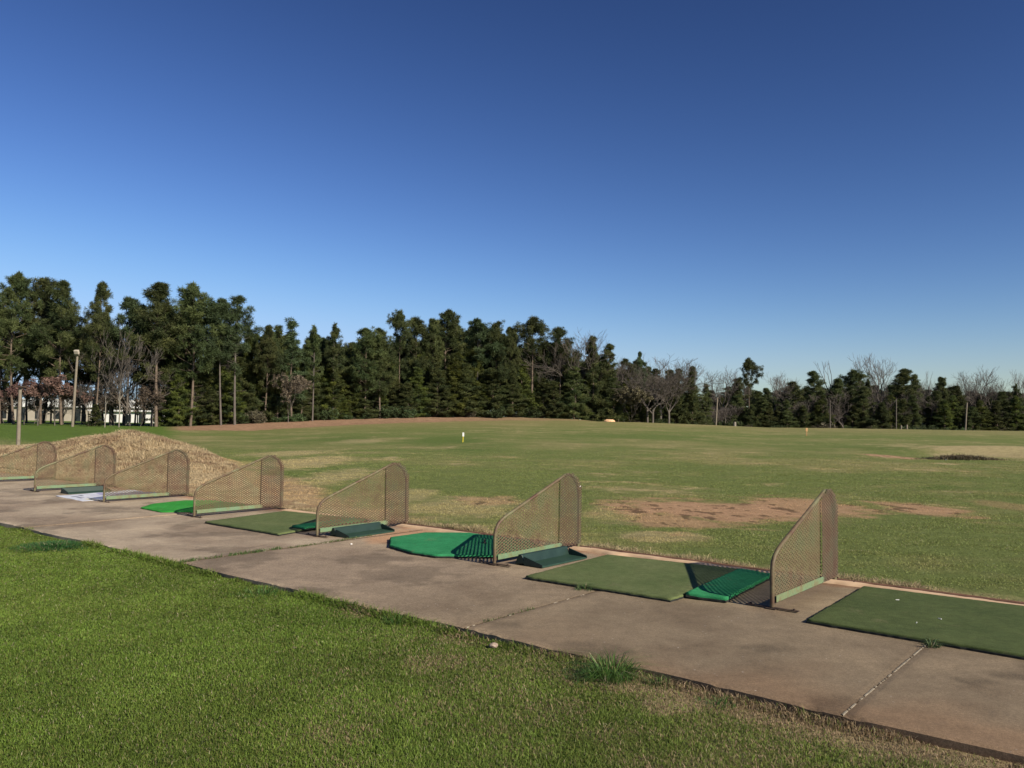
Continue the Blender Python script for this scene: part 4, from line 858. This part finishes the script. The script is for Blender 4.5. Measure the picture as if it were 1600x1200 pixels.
SKY = np.array([(-200, 440), (0, 470), (36, 440), (105, 450), (130, 475), (155, 455), (201, 480), (253, 450), (300, 455), (350, 480), (374, 480), (410, 512), (460, 518), (520, 520), (600, 525), (626, 515), (707, 505), (776, 512), (831, 522), (902, 535), (952, 550), (1030, 565), (1080, 590), (1103, 612), (1150, 600), (1240, 604), (1300, 600), (1400, 595), (1500, 606), (1600, 612), (1800, 610)])
def sk(u): return float(np.interp(u, SKY[:, 0], SKY[:, 1]))
def zone(u): return 'left' if u < 410 else ('middle' if u < 1090 else 'right')
FL = {('left', 'tallpine'): 'full crowned pine behind the tall pines on the left', ('middle', 'tallpine'): 'tall narrow pine green to the ground in the middle woods', ('right', 'tallpine'): 'dark full crowned pine beyond the crest', ('left', 'pine'): 'pine trunk and crown packed among the tall pines on the left', ('left', 'thinpine'): 'slender pine among the tall pines on the left', ('left', 'conifer'): 'young dark conifer at the foot of the left pines',
      ('middle', 'pine'): 'dark pine packed into the middle wall of trees', ('middle', 'conifer'): 'dense conifer with boughs to the ground in the middle woods', ('middle', 'yellow'): 'yellow green young conifer along the front of the middle woods',
      ('middle', 'thinpine'): 'slender pine in the middle woods', ('middle', 'bare'): 'bare twiggy tree in the middle woods', ('right', 'pine'): 'dark distant pine in the row beyond the crest', ('right', 'conifer'): 'dark conifer in the row beyond the crest', ('right', 'bare'): 'bare grey tree in the row beyond the crest', ('right', 'yellow'): 'yellow green conifer in the row beyond the crest',
      ('left', 'bare'): 'bare twiggy tree under the left pines', ('left', 'palebare'): 'pale barked bare sapling in front of the left pines', ('middle', 'brown'): 'small brown leaved tree at the front of the middle woods', ('left', 'brown'): 'small brown leaved tree under the left pines',
      ('left', 'redleaf'): 'low tree holding dull red leaves under the left pines', ('middle', 'redleaf'): 'tree holding dull brown leaves in the middle woods', ('right', 'brown'): 'small brown tree beyond the crest', ('left', 'yellow'): 'yellow green young conifer at the foot of the left pines'}
def fill(kind, u, v, Y, wf=1.0, var=None): z = zone(u); lab = FL[(z, kind)]; plant(kind, u, v, Y, lab, lab.split(' in ')[0] + ' in the ' + z + ' woods', wf, var)
Yb = lambda u: float(np.interp(u, [-200, 250, 400, 600, 900, 1060, 1110, 1700], [95, 97, 106, 122, 132, 138, 172, 178]))
# back rows
u = -150
while u < 1760:
    z = zone(u); Y = Yb(u)
    if z == 'left':
        k = rt.choice(['pine', 'tallpine' if u > 190 else 'pine', 'thinpine', 'bare', 'tallpine' if u > 190 else 'bare']); fill(k, u, sk(u) + rt.uniform(14, 60), Y + rt.uniform(3, 12 if u < 330 else 28), 1.15); u += rt.uniform(12, 19)
    elif z == 'middle':
        k = rt.choice(['tallpine', 'tallpine', 'tallpine', 'pine', 'bare' if u > 820 else 'tallpine']); fill(k, u, sk(u) + rt.uniform(0, 30), Y + rt.uniform(3, 22), 1.2); u += rt.uniform(7, 11)
    else:
        k = rt.choice(['conifer', 'tallpine', 'pine', 'bare']); fill(k, u, sk(u) + rt.uniform(-2, 20), Y + rt.uniform(2, 30), 1.4); u += rt.uniform(11, 17)
# brown scrub between the left trunks, in front of the building
u = -60
while u < 300:
    fill(rt.choice(['bare', 'bare', 'brown']), u, rt.uniform(592, 618), rt.uniform(94, 106), .75); u += rt.uniform(13, 21)
# second rank right of the gap
u = 1085
while u < 1760:
    fill(rt.choice(['conifer', 'pine', 'conifer']), u, sk(u) + rt.uniform(0, 22), 205 + rt.uniform(0, 15), 1.6); u += rt.uniform(10, 15)
# bare crowns standing above the far right row
for u in (1112, 1150, 1226, 1262, 1322, 1392, 1425, 1462, 1510, 1538, 1582):
    fill('bare', u, sk(u) - rt.uniform(4, 20), 186 + rt.uniform(0, 12), .8)
# tall rank in the middle woods
u = 385
while u < 1085:
    fill('tallpine', u, sk(u) + rt.uniform(6, 44), Yb(u) + rt.uniform(0, 4), 1.05); u += rt.uniform(13, 20)
# front rows down to the ground
u = 205
while u < 1770:
    z = zone(u); Y = Yb(u) - rt.uniform(0, 4); base = float(np.interp(u, [200, 400, 700, 1000, 1100, 1700], [668, 662, 654, 660, 668, 672])); top = sk(u)
    hh = rt.uniform(.30, .74)
    v = base - (base - top) * hh
    if z == 'left' :
        k = rt.choice(['conifer', 'yellow', 'conifer'])
        if u < 262: u += 12; continue
        v = base - (base - top) * hh * .8
    elif z == 'middle': k = rt.choice(['conifer', 'conifer', 'yellow', 'conifer', 'conifer' if u > 900 else 'yellow'])
    else: k = rt.choice(['conifer', 'conifer', 'tallpine', 'yellow', 'bare']); v = base - (base - top) * rt.uniform(.45, .9)
    fill(k, u, v, Y, 1.25); u += rt.uniform(12, 20) if z != 'right' else rt.uniform(10, 16)
for (k, u, v, Y, wf) in [('redleaf', 62, 583, 84, 1.2), ('redleaf', 88, 592, 86, 1.2), ('redleaf', 40, 590, 86, 1.0), ('palebare', 168, 530, 80, .8), ('palebare', 191, 500, 82, .8), ('bare', 178, 495, 96, .9), ('palebare', 292, 560, 100, .6),
                         ('redleaf', 452, 582, 104, .9), ('brown', 222, 600, 94, .9), ('bare', 240, 570, 94, .8), ('bare', 140, 590, 92, .7), ('bare', 205, 560, 94, .8), ('brown', 265, 605, 96, .9), ('bare', 150, 520, 98, .8),
                         ('palebare', 362, 560, 104, .6), ('bare', 1020, 580, 131, 1.3), ('brown', 985, 600, 130, 1.0), ('bare', 1045, 575, 132, 1.1), ('bare', 890, 545, 130, 1.0), ('bare', 845, 560, 129, .9), ('conifer', 150, 630, 88, 1.0)]:
    fill(k, u, v, Y, wf, 0 if k == 'redleaf' and u < 100 else (1 if k == 'redleaf' else None))
# low dark rank closing the gaps behind the front trees
u = 320
while u < 1760:
    z = zone(u); Y = Yb(u) + rt.uniform(9, 15); fill('conifer', u, float(np.interp(u, [300, 700, 1060, 1110, 1700], [625, 610, 618, 632, 632])) + rt.uniform(-8, 8), Y, 1.5); u += rt.uniform(11, 16)
# undergrowth
SL = {'left': 'low bush in the undergrowth below the left pines', 'middle': 'low bush on the pine straw bank at the foot of the middle woods', 'right': 'low dark bush below the trees beyond the crest'}
u = 275
while u < 1750:
    z = zone(u)
    if abs(u - 952) < 22: u += 24; continue
    plant('shrub', u, 600, Yb(u) - rt.uniform(2, 5) if z != 'right' else Yb(u) - rt.uniform(0, 10), SL[z], SL[z], rt.uniform(.8, 1.4), None, rt.uniform(.7, 1.9) * (1 if z != 'right' else 1.4)); u += rt.uniform(14, 40)

# ------------------------------------------------------------------ buildings behind the left trees
def building(name, u0, u1, Y, zt, zr, wall, roofm, label, deep=14, doors=8, cat='building'):
    xa = at_depth(u0, 650, Y)[0]; xb = at_depth(u1, 650, Y)[0]; z0 = ter((xa + xb) / 2, Y) - .3; Lx = xb - xa; root = empty(name, ((xa + xb) / 2, Y, z0))
    zt -= z0; zr -= z0
    b = MB(); b.box((0, deep / 2, zt / 2), (Lx, deep, zt)); b.build('wall', wall, root)
    b = MB(); b.box((0, deep / 2, (zt + zr) / 2 + .003), (Lx + 1.0, deep + 1.0, zr - zt)); b.build('roof', roofm, root, .05)
    for k in range(doors):
        xx = -Lx / 2 + Lx * (k + .5) / doors; f = MB(); hh = zt * (.55 if k % 3 else .8); f.box((xx, -.03, (.4 if k % 3 == 0 else zt * .3) + hh / 2 - .2), (Lx / doors * .45, .06, hh)); f.build('door' if k % 3 == 0 else 'window', M['window'], root)
    tag(root, label, cat)
building('warehouse', -330, 192, 152, 2.95, 4.5, M['beige'], M['white'], 'long low building with a white roof band seen behind the left pine trunks', 16, 18)
building('white_building', 143, 302, 140, 2.2, 2.5, M['white'], M['white'], 'low white building glimpsed between the trunks right of the long roof', 8, 7)

# golf field beyond: nothing else stands there
print('objects', len(bpy.data.objects))
